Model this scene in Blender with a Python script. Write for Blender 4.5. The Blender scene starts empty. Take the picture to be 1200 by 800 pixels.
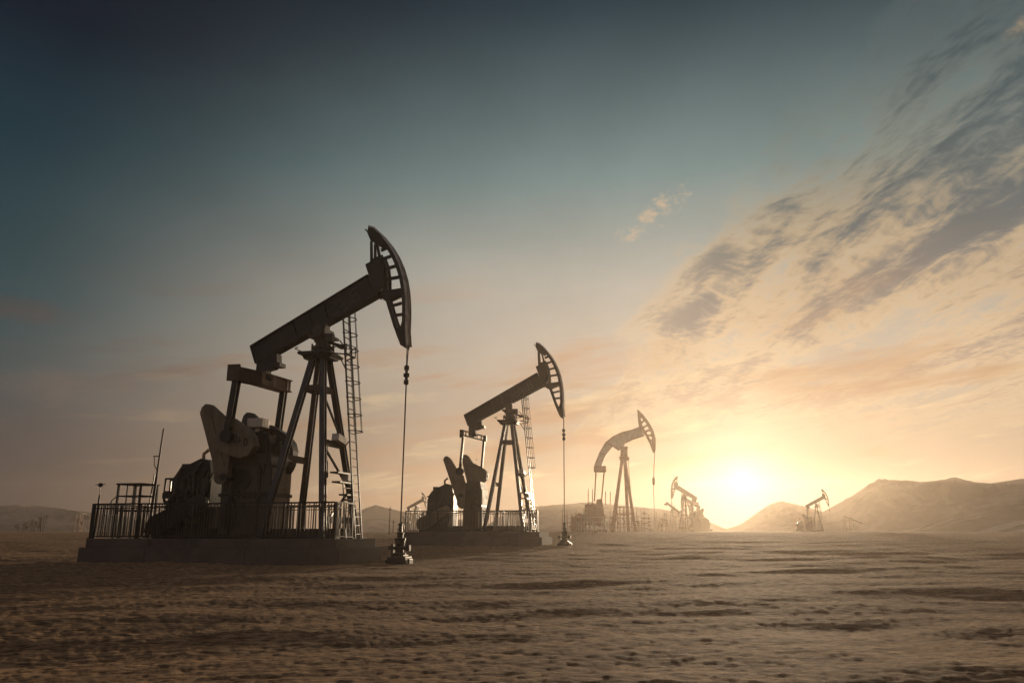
import bpy, math, random
import numpy as np
from mathutils import Vector, Matrix
random.seed(7); np.random.seed(7)
SC = bpy.context.scene
COL = SC.collection
R = math.radians

# ------------------------------------------------------------------ camera
CAM_H = 1.15
PITCH = math.atan(222/933)
cd = bpy.data.cameras.new('camera'); cd.sensor_width = 36; cd.lens = 933/1200*36
cd.clip_start = .05; cd.clip_end = 8000
cam = bpy.data.objects.new('camera', cd); COL.objects.link(cam)
cam.location = (0, 0, CAM_H); cam.rotation_euler = (R(90)+PITCH, 0, 0)
SC.camera = cam

SUN_AZ, SUN_EL = R(16.0), R(3.55)
SUN = Vector((math.sin(SUN_AZ)*math.cos(SUN_EL), math.cos(SUN_AZ)*math.cos(SUN_EL), math.sin(SUN_EL)))

# ------------------------------------------------------------------ node helpers
class N:
    def __init__(s, nt): s.nt = nt; s.n = nt.nodes; s.l = nt.links
    def new(s, t, **kw):
        x = s.n.new(t)
        for k, v in kw.items(): setattr(x, k, v)
        return x
    def put(s, sock, v):
        if hasattr(v, 'is_output') or isinstance(v, bpy.types.NodeSocket): s.l.new(v, sock)
        else: sock.default_value = v
    def m(s, op, a, b=0.0, c=0.0, clamp=False):
        x = s.new('ShaderNodeMath', operation=op, use_clamp=clamp)
        for i, v in enumerate((a, b, c)): s.put(x.inputs[i], v)
        return x.outputs[0]
    def vm(s, op, a, b=None):
        x = s.new('ShaderNodeVectorMath', operation=op)
        s.put(x.inputs[0], a)
        if b is not None:
            if op == 'SCALE': s.put(x.inputs['Scale'], b)
            else: s.put(x.inputs[1], b)
        return x.outputs['Value'] if op in ('DOT_PRODUCT', 'LENGTH') else x.outputs[0]
    def sm(s, v, a, b, c=0.0, d=1.0):
        x = s.new('ShaderNodeMapRange', interpolation_type='SMOOTHSTEP')
        for i, q in enumerate((v, a, b, c, d)): s.put(x.inputs[i], q)
        return x.outputs[0]
    def lin(s, v, a, b, c=0.0, d=1.0):
        x = s.new('ShaderNodeMapRange')
        for i, q in enumerate((v, a, b, c, d)): s.put(x.inputs[i], q)
        return x.outputs[0]
    def ramp(s, f, stops, interp='EASE'):
        x = s.new('ShaderNodeValToRGB'); cr = x.color_ramp; cr.interpolation = interp
        while len(cr.elements) < len(stops): cr.elements.new(.5)
        for e, (p, c) in zip(cr.elements, stops): e.position = p; e.color = (*c, 1)
        s.put(x.inputs[0], f); return x.outputs[0]
    def mix(s, f, a, b, mode='MIX'):
        x = s.new('ShaderNodeMix', data_type='RGBA', blend_type=mode)
        s.put(x.inputs[0], f); s.put(x.inputs[6], a if not isinstance(a, tuple) else (*a[:3], 1)); s.put(x.inputs[7], b if not isinstance(b, tuple) else (*b[:3], 1))
        return x.outputs[2]
    def noise(s, vec, scale, detail=4, rough=.5, dist=0.0):
        x = s.new('ShaderNodeTexNoise'); s.put(x.inputs['Vector'], vec)
        x.inputs['Scale'].default_value = scale; x.inputs['Detail'].default_value = detail
        x.inputs['Roughness'].default_value = rough; x.inputs['Distortion'].default_value = dist
        return x.outputs['Fac']
    def comb(s, x, y, z):
        c = s.new('ShaderNodeCombineXYZ')
        for i, v in enumerate((x, y, z)): s.put(c.inputs[i], v)
        return c.outputs[0]

def L(r, g, b):
    f = lambda c: (c/255/12.92 if c/255 <= .04045 else ((c/255+.055)/1.055)**2.4)
    return (f(r), f(g), f(b))

# ------------------------------------------------------------------ world: evening sky with sun glow and cloud
def build_world():
    w = bpy.data.worlds.new('World'); SC.world = w; w.use_nodes = True
    nt = w.node_tree; nt.nodes.clear(); n = N(nt)
    tc = n.new('ShaderNodeTexCoord'); d = n.vm('NORMALIZE', tc.outputs['Generated'])
    sep = n.new('ShaderNodeSeparateXYZ'); n.l.new(d, sep.inputs[0])
    dz = sep.outputs[2]
    el = n.m('MULTIPLY', n.m('ARCSINE', dz), 180/math.pi)
    ang = n.m('MULTIPLY', n.m('ARCCOSINE', n.m('MINIMUM', n.vm('DOT_PRODUCT', d, tuple(SUN)), .999999)), 180/math.pi)
    f = n.m('DIVIDE', el, 90, clamp=True)
    q = lambda deg: deg/90
    near = n.ramp(f, [(0, L(184, 152, 124)), (q(5), L(190, 164, 138)), (q(11), L(200, 182, 162)), (q(17), L(184, 177, 164)), (q(25), L(130, 150, 148)), (q(36), L(58, 82, 93)), (q(60), L(26, 34, 44)), (1, L(18, 23, 31))], 'LINEAR')
    far = n.ramp(f, [(0, L(66, 57, 57)), (q(6), L(78, 74, 74)), (q(10), L(68, 78, 80)), (q(14), L(54, 77, 82)), (q(24), L(34, 56, 65)), (q(31), L(22, 31, 43)), (q(60), L(14, 17, 24)), (1, L(11, 13, 20))], 'LINEAR')
    sky = n.mix(n.sm(ang, 15, 53, 0, 1), near, far)
    # behind the camera: unseen sky opposite the sun, brightened to fill near faces
    rear = n.ramp(f, [(0, L(120, 108, 108)), (q(8), L(160, 140, 132)), (q(20), L(154, 146, 146)), (q(40), L(112, 116, 126)), (1, L(56, 62, 76))], 'LINEAR')
    sky = n.mix(n.sm(ang, 66, 112, 0, 1), sky, rear)
    # ---- clouds on a flat layer, streaks converging just left of straight ahead
    zc = n.m('ADD', n.m('MAXIMUM', dz, 0.0), .035)
    px = n.m('DIVIDE', sep.outputs[0], zc); py = n.m('DIVIDE', sep.outputs[1], zc)
    a0 = R(-2); ca, sa = math.cos(a0), math.sin(a0)
    u = n.m('ADD', n.m('MULTIPLY', px, sa), n.m('MULTIPLY', py, ca))     # along the streaks
    v = n.m('SUBTRACT', n.m('MULTIPLY', px, ca), n.m('MULTIPLY', py, sa))  # across, to the right
    P1 = n.comb(n.m('MULTIPLY', u, .50), n.m('MULTIPLY', v, 1.5), 0.0)
    warp = n.noise(P1, 1.3, 3, .5)
    P2 = n.vm('ADD', P1, n.comb(n.m('MULTIPLY', n.m('SUBTRACT', warp, .5), .55), n.m('MULTIPLY', n.m('SUBTRACT', warp, .5), .5), 0.0))
    big = n.noise(P2, 1.35, 3, .5)
    fine = n.noise(P2, 5.6, 8, .6)
    P3 = n.vm('ADD', n.comb(n.m('MULTIPLY', u, 1.15), n.m('MULTIPLY', v, 1.3), 3.7), n.comb(warp, warp, 0.0))
    puff = n.noise(P3, 13, 6, .62)
    dens = n.m('ADD', n.m('ADD', n.m('MULTIPLY', big, .92), n.m('MULTIPLY', fine, .66)), n.m('MULTIPLY', puff, .36))
    side = n.sm(v, .30, .98)
    dens = n.m('ADD', dens, n.m('MULTIPLY', n.m('SUBTRACT', side, 1.0), .42))
    bell = lambda c, w_: n.m('EXPONENT', n.m('MULTIPLY', n.m('POWER', n.m('DIVIDE', n.m('SUBTRACT', v, c), w_), 2.0), -1.0))
    dens = n.m('ADD', dens, n.m('MULTIPLY', n.m('ADD', bell(.84, .17), n.m('MULTIPLY', bell(1.45, .25), .9)), .11))
    dens = n.m('SUBTRACT', dens, n.m('MULTIPLY', n.m('ADD', bell(1.02, .10), bell(1.9, .25)), .05))
    # thin out close to the horizon (separate stratus below) and at the zenith
    lowfade = n.sm(el, 4.5, 9.5)
    cov = n.m('MULTIPLY', n.m('MULTIPLY', n.sm(dens, .72, 1.11), side), lowfade)
    thick = n.m('MULTIPLY', n.sm(dens, .87, 1.19), cov)
    rim = n.m('MULTIPLY', cov, n.m('SUBTRACT', 1.0, thick))
    gold = n.ramp(f, [(0, L(250, 214, 150)), (q(9), L(240, 208, 160)), (q(15), L(238, 194, 136)), (q(20), L(214, 174, 120)), (q(24), L(148, 142, 124)), (q(30), L(100, 112, 112)), (1, L(50, 56, 60))], 'LINEAR')
    body = n.ramp(f, [(0, L(205, 165, 130)), (q(9), L(196, 162, 136)), (q(14), L(138, 124, 116)), (q(19), L(84, 92, 95)), (q(27), L(64, 77, 83)), (q(34), L(60, 70, 76)), (1, L(30, 34, 40))], 'LINEAR')
    cfall = n.sm(ang, 26, 62, 1.0, .35)
    gold = n.mix(1.0, gold, n.comb(cfall, cfall, cfall), 'MULTIPLY'); body = n.mix(1.0, body, n.comb(cfall, cfall, cfall), 'MULTIPLY')
    sky = n.mix(n.m('MULTIPLY', rim, .85), sky, gold)
    sky = n.mix(n.m('MULTIPLY', thick, .80), sky, body)
    # ---- low stratus bands
    az = n.m('ARCTAN2', sep.outputs[0], sep.outputs[1])
    tilt = n.m('SUBTRACT', el, n.m('MULTIPLY', az, 7.0))
    PS = n.comb(n.m('MULTIPLY', az, 3.2), n.m('MULTIPLY', tilt, .30), 1.3)
    st = n.noise(PS, 1.35, 6, .55, .35)
    stm = n.m('MULTIPLY', n.m('MULTIPLY', n.sm(st, .47, .68), n.sm(el, .2, 2.0)), n.sm(el, 10, 20, 1.0, 0.0))
    scol = n.mix(n.sm(ang, 18, 48), L(196, 152, 116), L(90, 80, 76))
    sky = n.mix(n.m('MULTIPLY', stm, .72), sky, scol)
    st2 = n.noise(n.vm('ADD', PS, (7.1, 3.3, 2.0)), 2.1, 6, .55, .3)
    st2m = n.m('MULTIPLY', n.m('MULTIPLY', n.sm(st2, .54, .72), n.sm(el, 1, 4)), n.sm(el, 9, 14, 1.0, 0.0))
    scol2 = n.mix(n.sm(ang, 16, 48), L(250, 222, 170), L(128, 108, 94))
    sky = n.mix(n.m('MULTIPLY', st2m, .45), sky, scol2)
    # ---- a small lit puff left of the main cloud, a dull one far left
    def puffat(azd, eld, sx, sy, rot, col, amt, sc, lo, hi):
        nonlocal sky
        x = n.m('SUBTRACT', n.m('MULTIPLY', az, 180/math.pi), azd); y = n.m('SUBTRACT', el, eld)
        c, s_ = math.cos(R(rot)), math.sin(R(rot))
        xr = n.m('ADD', n.m('MULTIPLY', x, c/sx), n.m('MULTIPLY', y, s_/sx))
        yr = n.m('SUBTRACT', n.m('MULTIPLY', y, c/sy), n.m('MULTIPLY', x, s_/sy))
        r2 = n.m('ADD', n.m('MULTIPLY', xr, xr), n.m('MULTIPLY', yr, yr))
        nn = n.noise(n.comb(n.m('MULTIPLY', x, .30), n.m('MULTIPLY', y, .42), azd), sc, 6, .6)
        k = n.m('MULTIPLY', n.sm(n.m('SUBTRACT', n.m('ADD', n.m('MULTIPLY', nn, .7), n.m('MULTIPLY', n.noise(n.comb(x, n.m('MULTIPLY', y, 1.3), 4.2), 2.6, 6, .65), .3)), n.m('MULTIPLY', r2, .20)), lo, hi+.14), n.sm(r2, .25, 1.5, 1.0, 0.0))
        sky = n.mix(n.m('MULTIPLY', k, amt), sky, col)
    puffat(10.7, 22.0, 4.6, 1.25, 30, L(226, 190, 152), .85, 2.6, .38, .55)
    puffat(5.0, 17.0, 1.0, .5, 15, L(200, 180, 160), .5, 2.6, .38, .55)
    puffat(-32.2, 13.4, 4.5, 1.0, 0, L(98, 76, 68), .65, 1.2, .25, .60)
    puffat(-28.5, 9.0, 7.5, 1.4, 0, L(120, 102, 90), .45, 1.2, .25, .60)
    puffat(36.2, 29.6, 2.2, .7, 35, L(196, 164, 124), .6, 2.2, .34, .58)
    # ---- glow round the sun
    g1 = n.m('MULTIPLY', n.m('EXPONENT', n.m('MULTIPLY', n.m('POWER', ang, 1.0), -1/2.1)), GLOW1)
    g2 = n.m('MULTIPLY', n.m('EXPONENT', n.m('MULTIPLY', ang, -1/2.6)), GLOW2)
    g3 = n.m('MULTIPLY', n.m('EXPONENT', n.m('MULTIPLY', ang, -1/8.0)), GLOW3)
    glow = n.mix(1.0, n.mix(1.0, n.vm('SCALE', (1, .88, .64), g1), n.vm('SCALE', (1, .72, .36), g2), 'ADD'), n.vm('SCALE', (1, .70, .36), g3), 'ADD')
    sky = n.mix(1.0, sky, glow, 'ADD')
    # faint uneven veil over the whole sky
    veil = n.noise(n.comb(n.m('MULTIPLY', az, 2.2), n.m('MULTIPLY', el, .055), .7), 1.6, 5, .55)
    vl_ = n.lin(veil, .3, .7, .90, 1.10); sky = n.mix(1.0, sky, n.comb(vl_, vl_, vl_), 'MULTIPLY')
    # below the horizon: dull sand colour
    sky = n.mix(n.sm(el, -3, -.5, 1, 0), sky, L(96, 76, 58))
    st_ = n.new('ShaderNodeTexSky', sky_type='NISHITA'); st_.sun_disc = False
    st_.sun_elevation = SUN_EL; st_.sun_rotation = SUN_AZ; st_.dust_density = 2.0; st_.air_density = 1.0
    tot = n.mix(1.0, n.vm('SCALE', sky, SKY_GAIN/.10), n.vm('SCALE', st_.outputs[0], NISHITA_PART), 'ADD')
    bg = n.new('ShaderNodeBackground'); n.l.new(tot, bg.inputs[0]); bg.inputs[1].default_value = .10
    out = n.new('ShaderNodeOutputWorld'); n.l.new(bg.outputs[0], out.inputs[0])
    w.cycles.sampling_method = 'MANUAL'; w.cycles.sample_map_resolution = 1024
GLOW1, GLOW2, GLOW3 = .8, .10, .0
SKY_GAIN = .92
NISHITA_PART = 0.0
build_world()

sl = bpy.data.lights.new('sun', 'SUN'); sl.energy = 4.5; sl.angle = R(2.2); sl.color = (1, .77, .52)
so = bpy.data.objects.new('sun', sl); COL.objects.link(so)
so.rotation_euler = (-SUN).to_track_quat('-Z', 'Y').to_euler(); so.location = (60, 200, 60)

# ------------------------------------------------------------------ materials
def principled(name):
    m = bpy.data.materials.new(name); m.use_nodes = True
    n = N(m.node_tree); b = m.node_tree.nodes['Principled BSDF']; return m, n, b
def paint(name, c1, c2, rough=.55, metal=0.0, scale=2.0, bump=.004, streak=True):
    m, n, b = principled(name)
    tc = n.new('ShaderNodeTexCoord').outputs['Object']
    a = n.noise(tc, scale, 7, .65)
    v = n.new('ShaderNodeMapping'); n.l.new(tc, v.inputs[0]); v.inputs['Scale'].default_value = (1, 1, .16)
    s = n.noise(v.outputs[0], scale*4.5, 5, .6)
    k = n.sm(n.m('ADD', n.m('MULTIPLY', a, .6), n.m('MULTIPLY', s, .4 if streak else .0)), .40, .66)
    rs = n.m('MULTIPLY', n.sm(n.noise(v.outputs[0], scale*2.2, 6, .7), .56, .70), .45)
    n.put(b.inputs['Base Color'], n.mix(rs, n.mix(k, c1, c2), tuple(q_*.6+w_ for q_, w_ in zip(c2, (.022, .010, .004)))))
    fine = n.noise(tc, 26, 4, .6)
    n.put(b.inputs['Roughness'], n.lin(n.m('ADD', n.m('MULTIPLY', k, .6), n.m('MULTIPLY', fine, .4)), 0, 1, rough-.14, min(1, rough+.16)))
    b.inputs['Metallic'].default_value = metal
    b.inputs['Specular IOR Level'].default_value = .35
    bp = n.new('ShaderNodeBump'); bp.inputs['Distance'].default_value = bump; bp.inputs['Strength'].default_value = .7
    n.put(bp.inputs['Height'], n.noise(tc, 14, 6, .6)); n.l.new(bp.outputs[0], b.inputs['Normal'])
    return m
M = {}
M['steel'] = paint('dark_steel_paint', (.0085, .009, .012), (.018, .016, .017), .42, .35)
M['rail_steel'] = paint('weathered_railing', (.030, .025, .022), (.060, .046, .036), .55, .1)
M['blue_steel'] = paint('blue_black_paint', (.014, .017, .026), (.034, .034, .040), .40, .3)
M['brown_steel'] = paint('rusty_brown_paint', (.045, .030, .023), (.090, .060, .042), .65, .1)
M['tan'] = paint('tan_paint', (.155, .122, .082), (.095, .073, .05), .6, 0, 1.4)
M['sunlit_tan'] = paint('sunlit_tan_paint', (.36, .27, .19), (.24, .18, .125), .6, 0, 2.2)  # tan lightened to put sunlight into the colour
M['gear'] = paint('grey_brown_paint', (.034, .029, .027), (.062, .050, .041), .6, .05, 1.6)
M['bright'] = paint('worn_bare_steel', (.34, .32, .30), (.18, .155, .13), .42, .7, 3)
M['black'] = paint('black_rubber', (.008, .008, .008), (.02, .018, .016), .7, 0)
M['mark'] = paint('faded_white_lettering', (.10, .095, .09), (.05, .048, .046), .7, 0)
M['pale'] = paint('haze_lightened_grey', (.60, .53, .43), (.46, .39, .31), .6, 0)  # grey lightened so the far pump carries haze in its colour
M['hazed_rust'] = paint('haze_lightened_rust', (.46, .27, .16), (.32, .19, .115), .7, 0)  # rust tone lightened to paint haze onto the far metal
M['bark'] = paint('dry_twig', (.09, .07, .05), (.05, .04, .03), .9, 0)

def concrete():
    m, n, b = principled('stained_concrete')
    tc = n.new('ShaderNodeTexCoord').outputs['Object']
    a = n.noise(tc, .9, 8, .65); c = n.noise(tc, 7, 6, .65)
    v = n.new('ShaderNodeMapping'); n.l.new(tc, v.inputs[0]); v.inputs['Scale'].default_value = (1, 1, .12)
    s = n.noise(v.outputs[0], 5, 5, .6)
    col = n.mix(n.sm(a, .38, .64), (.10, .073, .06), (.07, .051, .042))
    col = n.mix(n.m('MULTIPLY', n.sm(s, .5, .75), .35), col, (.08, .06, .05))
    vo = n.new('ShaderNodeTexVoronoi', feature='DISTANCE_TO_EDGE'); n.put(vo.inputs['Vector'], n.vm('ADD', tc, n.vm('SCALE', n.comb(a, c, a), .6))); vo.inputs['Scale'].default_value = .55
    crk = n.m('MULTIPLY', n.sm(vo.outputs[0], .012, .004), n.sm(a, .48, .56))
    col = n.mix(n.m('MULTIPLY', crk, .8), col, (.03, .022, .018))
    oil = n.noise(n.vm('ADD', tc, (3.1, 0, 0)), .55, 5, .6); col = n.mix(n.m('MULTIPLY', n.sm(oil, .58, .68), .6), col, (.035, .028, .024))
    n.put(b.inputs['Base Color'], col); b.inputs['Roughness'].default_value = .88
    bp = n.new('ShaderNodeBump'); bp.inputs['Distance'].default_value = .012; bp.inputs['Strength'].default_value = .6
    n.put(bp.inputs['Height'], c); n.l.new(bp.outputs[0], b.inputs['Normal'])
    return m
M['concrete'] = concrete()

def sand():
    m, n, b = principled('desert_sand')
    tc = n.new('ShaderNodeTexCoord').outputs['Object']
    a = n.noise(tc, .22, 6, .6); c = n.noise(tc, 3.0, 6, .65); g = n.noise(tc, 55, 4, .75); g2 = n.noise(tc, 16, 5, .7)
    col = n.mix(n.sm(a, .36, .66), (.48, .280, .145), (.37, .210, .108))
    col = n.mix(n.m('MULTIPLY', n.sm(c, .45, .72), .5), col, (.48, .33, .20))
    col = n.mix(n.m('MULTIPLY', n.sm(g, .55, .75), .45), col, (.22, .15, .10))
    col = n.mix(n.m('MULTIPLY', n.sm(g2, .52, .60), .55), col, (.25, .16, .10)); col = n.mix(n.m('MULTIPLY', n.sm(g2, .48, .41), .45), col, (.52, .345, .195))
    vs_ = n.new('ShaderNodeMapping'); n.l.new(tc, vs_.inputs[0]); vs_.inputs['Scale'].default_value = (.70, 1.4, 1); vs_.inputs['Rotation'].default_value = (0, 0, R(10))
    cl = n.noise(vs_.outputs[0], 6.5, 7, .75); cl2 = n.noise(vs_.outputs[0], 1.6, 6, .7)
    col = n.mix(n.m('MULTIPLY', n.sm(cl, .50, .565), .80), col, (.14, .080, .044)); col = n.mix(n.m('MULTIPLY', n.sm(cl, .49, .43), .55), col, (.70, .46, .26))
    col = n.mix(n.m('MULTIPLY', n.sm(cl2, .49, .60), .50), col, (.22, .138, .08))
    n.put(b.inputs['Base Color'], col); b.inputs['Roughness'].default_value = .95; b.inputs['Specular IOR Level'].default_value = .05
    v = n.new('ShaderNodeMapping'); n.l.new(tc, v.inputs[0]); v.inputs['Scale'].default_value = (.24, 1.15, 1); v.inputs['Rotation'].default_value = (0, 0, R(12))
    rip = n.noise(v.outputs[0], 5.5, 5, .6, .6)
    h = n.m('ADD', n.m('MULTIPLY', rip, .13), n.m('ADD', n.m('MULTIPLY', n.noise(vs_.outputs[0], 5.5, 8, .74), .20), n.m('MULTIPLY', n.noise(tc, 22, 5, .75), .06)))
    bp = n.new('ShaderNodeBump'); bp.inputs['Distance'].default_value = 1.0; bp.inputs['Strength'].default_value = .75
    n.put(bp.inputs['Height'], h); n.l.new(bp.outputs[0], b.inputs['Normal'])
    return m
M['sand'] = sand()
def rock():
    m, n, b = principled('bare_hill_earth')
    tc = n.new('ShaderNodeTexCoord').outputs['Object']
    a = n.noise(tc, .035, 8, .68, .4)
    n.put(b.inputs['Base Color'], n.mix(n.sm(a, .42, .58), (.26, .20, .155), (.44, .345, .265))); b.inputs['Roughness'].default_value = .95
    bp = n.new('ShaderNodeBump'); bp.inputs['Distance'].default_value = 3; bp.inputs['Strength'].default_value = .8
    n.put(bp.inputs['Height'], n.noise(tc, .05, 7, .6)); n.l.new(bp.outputs[0], b.inputs['Normal'])
    return m
M['rock'] = rock()
def streaked():
    m, n, b = principled('pale_streaked_sand')
    tc = n.new('ShaderNodeTexCoord').outputs['Object']
    v = n.new('ShaderNodeMapping'); n.l.new(tc, v.inputs[0]); v.inputs['Rotation'].default_value = (0, 0, R(-38)); v.inputs['Scale'].default_value = (.012, .13, .05)
    a = n.noise(v.outputs[0], 1.0, 5, .6, .5)
    n.put(b.inputs['Base Color'], n.mix(n.sm(a, .52, .60), (.24, .18, .135), (.62, .50, .38))); b.inputs['Roughness'].default_value = .95  # noise bands of paler sand stretched along one direction
    return m
M['streaked'] = streaked()

# ------------------------------------------------------------------ numpy gradient noise
_perm = np.random.RandomState(3).permutation(4096).astype(np.int64)
def perlin(x, y, seed=0):
    xi = np.floor(x).astype(np.int64); yi = np.floor(y).astype(np.int64)
    xf = x-xi; yf = y-yi
    def gr(ix, iy, fx, fy):
        hsh = _perm[(_perm[(ix+seed*131) & 4095]+iy) & 4095]*(2*math.pi/4096)
        return np.cos(hsh)*fx+np.sin(hsh)*fy
    s = lambda t: t*t*t*(t*(t*6-15)+10)
    u, v = s(xf), s(yf)
    a = gr(xi, yi, xf, yf); b = gr(xi+1, yi, xf-1, yf); c = gr(xi, yi+1, xf, yf-1); d = gr(xi+1, yi+1, xf-1, yf-1)
    return (a+(b-a)*u+((c+(d-c)*u)-(a+(b-a)*u))*v)*1.5
def fbm(x, y, o=4, seed=0, g=.5):
    r = 0; a = 1
    for k in range(o):
        r = r+a*perlin(x, y, seed+k); x = x*2.03+1.7; y = y*2.03+9.2; a *= g
    return r
sstep = lambda t: np.clip(t, 0, 1)**2*(3-2*np.clip(t, 0, 1))

P1 = dict(loc=(-4.10, 30.05, 0.0), yaw=R(-13))
P2 = dict(loc=(3.3, 51.5, 0.24), yaw=R(-12))
def pad_mask(x, y, P, u0, u1, hv, soft):
    ox, oy, _ = P['loc']; c, s = math.cos(P['yaw']), math.sin(P['yaw'])
    du = (x-ox)*c+(y-oy)*s; dv = -(x-ox)*s+(y-oy)*c
    return sstep(1-np.maximum(np.maximum(u0-du, du-u1), np.abs(dv)-hv)/soft)
def terrain(x, y):
    r = np.hypot(x, y)
    base = sstep((r-32)/58)*1.0
    amp = 1-.72*sstep((r-35)/50)
    fade_near = .45+.55*sstep((r-2)/5)
    c, s = math.cos(R(14)), math.sin(R(14))
    xr = x*c+y*s; yr = -x*s+y*c
    wx = fbm(x*.23, y*.23, 2, 40)*.6; wy = fbm(x*.23+5, y*.23, 2, 44)*.6
    h = .095*fbm(xr/8.5, yr/4.0, 3, 1)
    rid = 1-np.abs(fbm(xr/3.6+wx, yr/1.55+wy, 3, 9)); h += .016*(rid-.6)
    h += .012*np.maximum(fbm(xr/1.4+wx, yr/.8, 3, 15), -.2)
    h += .0075*(1-np.abs(fbm(xr/.60+wx, yr/.24+wy, 4, 21)))*(.35+.65*sstep(fbm(x/4, y/4, 2, 30)+.5))
    h += .0085*fbm(x/.17, y/.13, 3, 25)
    hr = .05*fbm(x/70, y/70, 2, 50)*sstep((r-60)/60)
    h = h*amp*fade_near*np.where(r > 110, np.clip(1-(r-110)/120, .12, 1), 1)
    m = np.maximum(pad_mask(x, y, P1, -13.1, -1.3, 2.2, 2.2), pad_mask(x, y, P2, -10.5, -.5, 2.2, 3.0))
    zp = np.where(pad_mask(x, y, P2, -10.5, -.5, 2.2, 3.0) > 0, P2['loc'][2], 0.02)
    z = base+h+hr
    zp = zp+.10*np.clip(fbm(x/1.3, y/1.3, 3, 61), 0, 1)
    m = m*.75
    return z*(1-m)+(zp+h*.6)*m
def ground():
    rings = [0.0]+list(np.geomspace(.9, 120, 470))+list(np.geomspace(123, 430, 60))
    an = np.concatenate([np.linspace(R(-46), R(46), 860, endpoint=False), np.linspace(R(46), R(314), 150, endpoint=False)])
    rr, aa = np.meshgrid(np.array(rings[1:]), an, indexing='ij')
    x = rr*np.sin(aa); y = rr*np.cos(aa); z = terrain(x, y)
    z[-1, :] -= 0
    nr, na = rr.shape
    v = np.stack([x, y, z], -1).reshape(-1, 3)
    v = np.vstack([v, [[0, 0, float(terrain(np.array([0.01]), np.array([0.01]))[0])]]])
    i, j = np.meshgrid(np.arange(nr-1), np.arange(na), indexing='ij'); j2 = (j+1) % na
    quads = np.stack([i*na+j, i*na+j2, (i+1)*na+j2, (i+1)*na+j], -1).reshape(-1, 4)[:, ::-1]
    me = bpy.data.meshes.new('ground'); c = nr*na
    tri = np.stack([np.full(na, c), (np.arange(na)+1) % na, np.arange(na)], -1)[:, ::-1]
    loops = np.concatenate([quads.ravel(), tri.ravel()])
    starts = np.concatenate([np.arange(len(quads))*4, len(quads)*4+np.arange(na)*3])
    me.vertices.add(len(v)); me.vertices.foreach_set('co', v.astype(np.float32).ravel())
    me.loops.add(len(loops)); me.loops.foreach_set('vertex_index', loops.astype(np.int32))
    me.polygons.add(len(starts)); me.polygons.foreach_set('loop_start', starts.astype(np.int32))
    me.update(calc_edges=True); me.validate()
    me.polygons.foreach_set('use_smooth', np.ones(len(me.polygons), dtype=bool))
    me.materials.append(M['sand'])
    o = bpy.data.objects.new('ground', me); COL.objects.link(o); o['kind'] = 'structure'
    return o
ground()

def hill(name, label, pts, dist, depth, seed, crest=.05, gully=.22, zb=.95, mat='rock'):
    """a range of bare hills: crest given as (azimuth in degrees, height in metres)"""
    a0, a1 = pts[0][0], pts[-1][0]
    na, nt = max(60, int((a1-a0)*16)), 90
    az = np.linspace(a0, a1, na); t = np.linspace(-1, 1.0, nt)
    H = np.interp(az, [p[0] for p in pts], [p[1] for p in pts])
    k = np.exp(-np.linspace(-3, 3, 9)**2); k /= k.sum(); H = np.convolve(np.pad(H, 4, 'edge'), k, 'valid')
    A, T = np.meshgrid(np.radians(az), t, indexing='ij')
    Rr = dist+T*depth*(.75+.25*np.sin(A*9+seed))
    x = Rr*np.sin(A); y = Rr*np.cos(A)
    prof = (1-np.abs(T)**1.25)
    s = depth*.55
    nz = 1-np.abs(fbm(x/s+.25*fbm(x/s, y/s, 3, seed+9), y/s, 5, seed, .55))*2.2
    hgt = H[:, None]*(prof*(1+crest*fbm(x/(s*.6), y/(s*.6), 3, seed+5))+gully*nz*np.clip(1-np.abs(T), 0, 1)*np.clip(np.abs(T)*3, 0, 1))
    z = zb-1.2+np.maximum(hgt, 0)+1.0*np.clip(prof*4, 0, 1)
    v = np.stack([x, y, z], -1).reshape(-1, 3)
    i, j = np.meshgrid(np.arange(na-1), np.arange(nt-1), indexing='ij')
    f = np.stack([i*nt+j, (i+1)*nt+j, (i+1)*nt+j+1, i*nt+j+1], -1).reshape(-1, 4)
    me = bpy.data.meshes.new(name); me.from_pydata(v.tolist(), [], f.tolist()); me.update()
    me.polygons.foreach_set('use_smooth', np.ones(len(me.polygons), dtype=bool))
    me.materials.append(M[mat])
    o = bpy.data.objects.new(name, me); COL.objects.link(o); o['kind'] = 'structure'; o['label'] = label
    return o
def azel(x, y):
    d = Vector((x-600, 933*math.cos(PITCH)-(400-y)*math.sin(PITCH), 933*math.sin(PITCH)+(400-y)*math.cos(PITCH)))
    return math.degrees(math.atan2(d.x, d.y)), math.atan2(d.z, math.hypot(d.x, d.y))
def skyline(pxs, dist):
    return [(azel(x, y)[0], max(.2, dist*math.tan(azel(x, y)[1])+CAM_H-.95)) for x, y in pxs]

hill('mountains', 'long bare mountain range with a sharp shoulder on the right', skyline([(925, 626), (945, 609), (968, 597), (985, 588), (1005, 576), (1018, 567), (1030, 561), (1044, 563), (1060, 564), (1080, 565), (1095, 563), (1108, 560), (1118, 558), (1130, 561), (1145, 564), (1160, 565), (1175, 563), (1195, 560), (1230, 556), (1290, 570), (1380, 600), (1420, 628)], 330), 330, 70, 3, .015, .25)
hill('mountains', 'low rounded peak just right of the setting sun', skyline([(840, 627), (868, 613), (890, 598), (903, 590), (915, 587), (930, 589), (945, 593), (970, 600), (1010, 612), (1040, 626)], 375), 375, 45, 12, .02)
hill('hills', 'pale streaked dune slope in front of the right hand range', skyline([(1040, 626), (1075, 616), (1100, 607), (1125, 599), (1150, 595), (1200, 590), (1260, 588), (1350, 610), (1400, 627)], 240), 240, 55, 21, .03, .34, mat='streaked')
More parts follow.
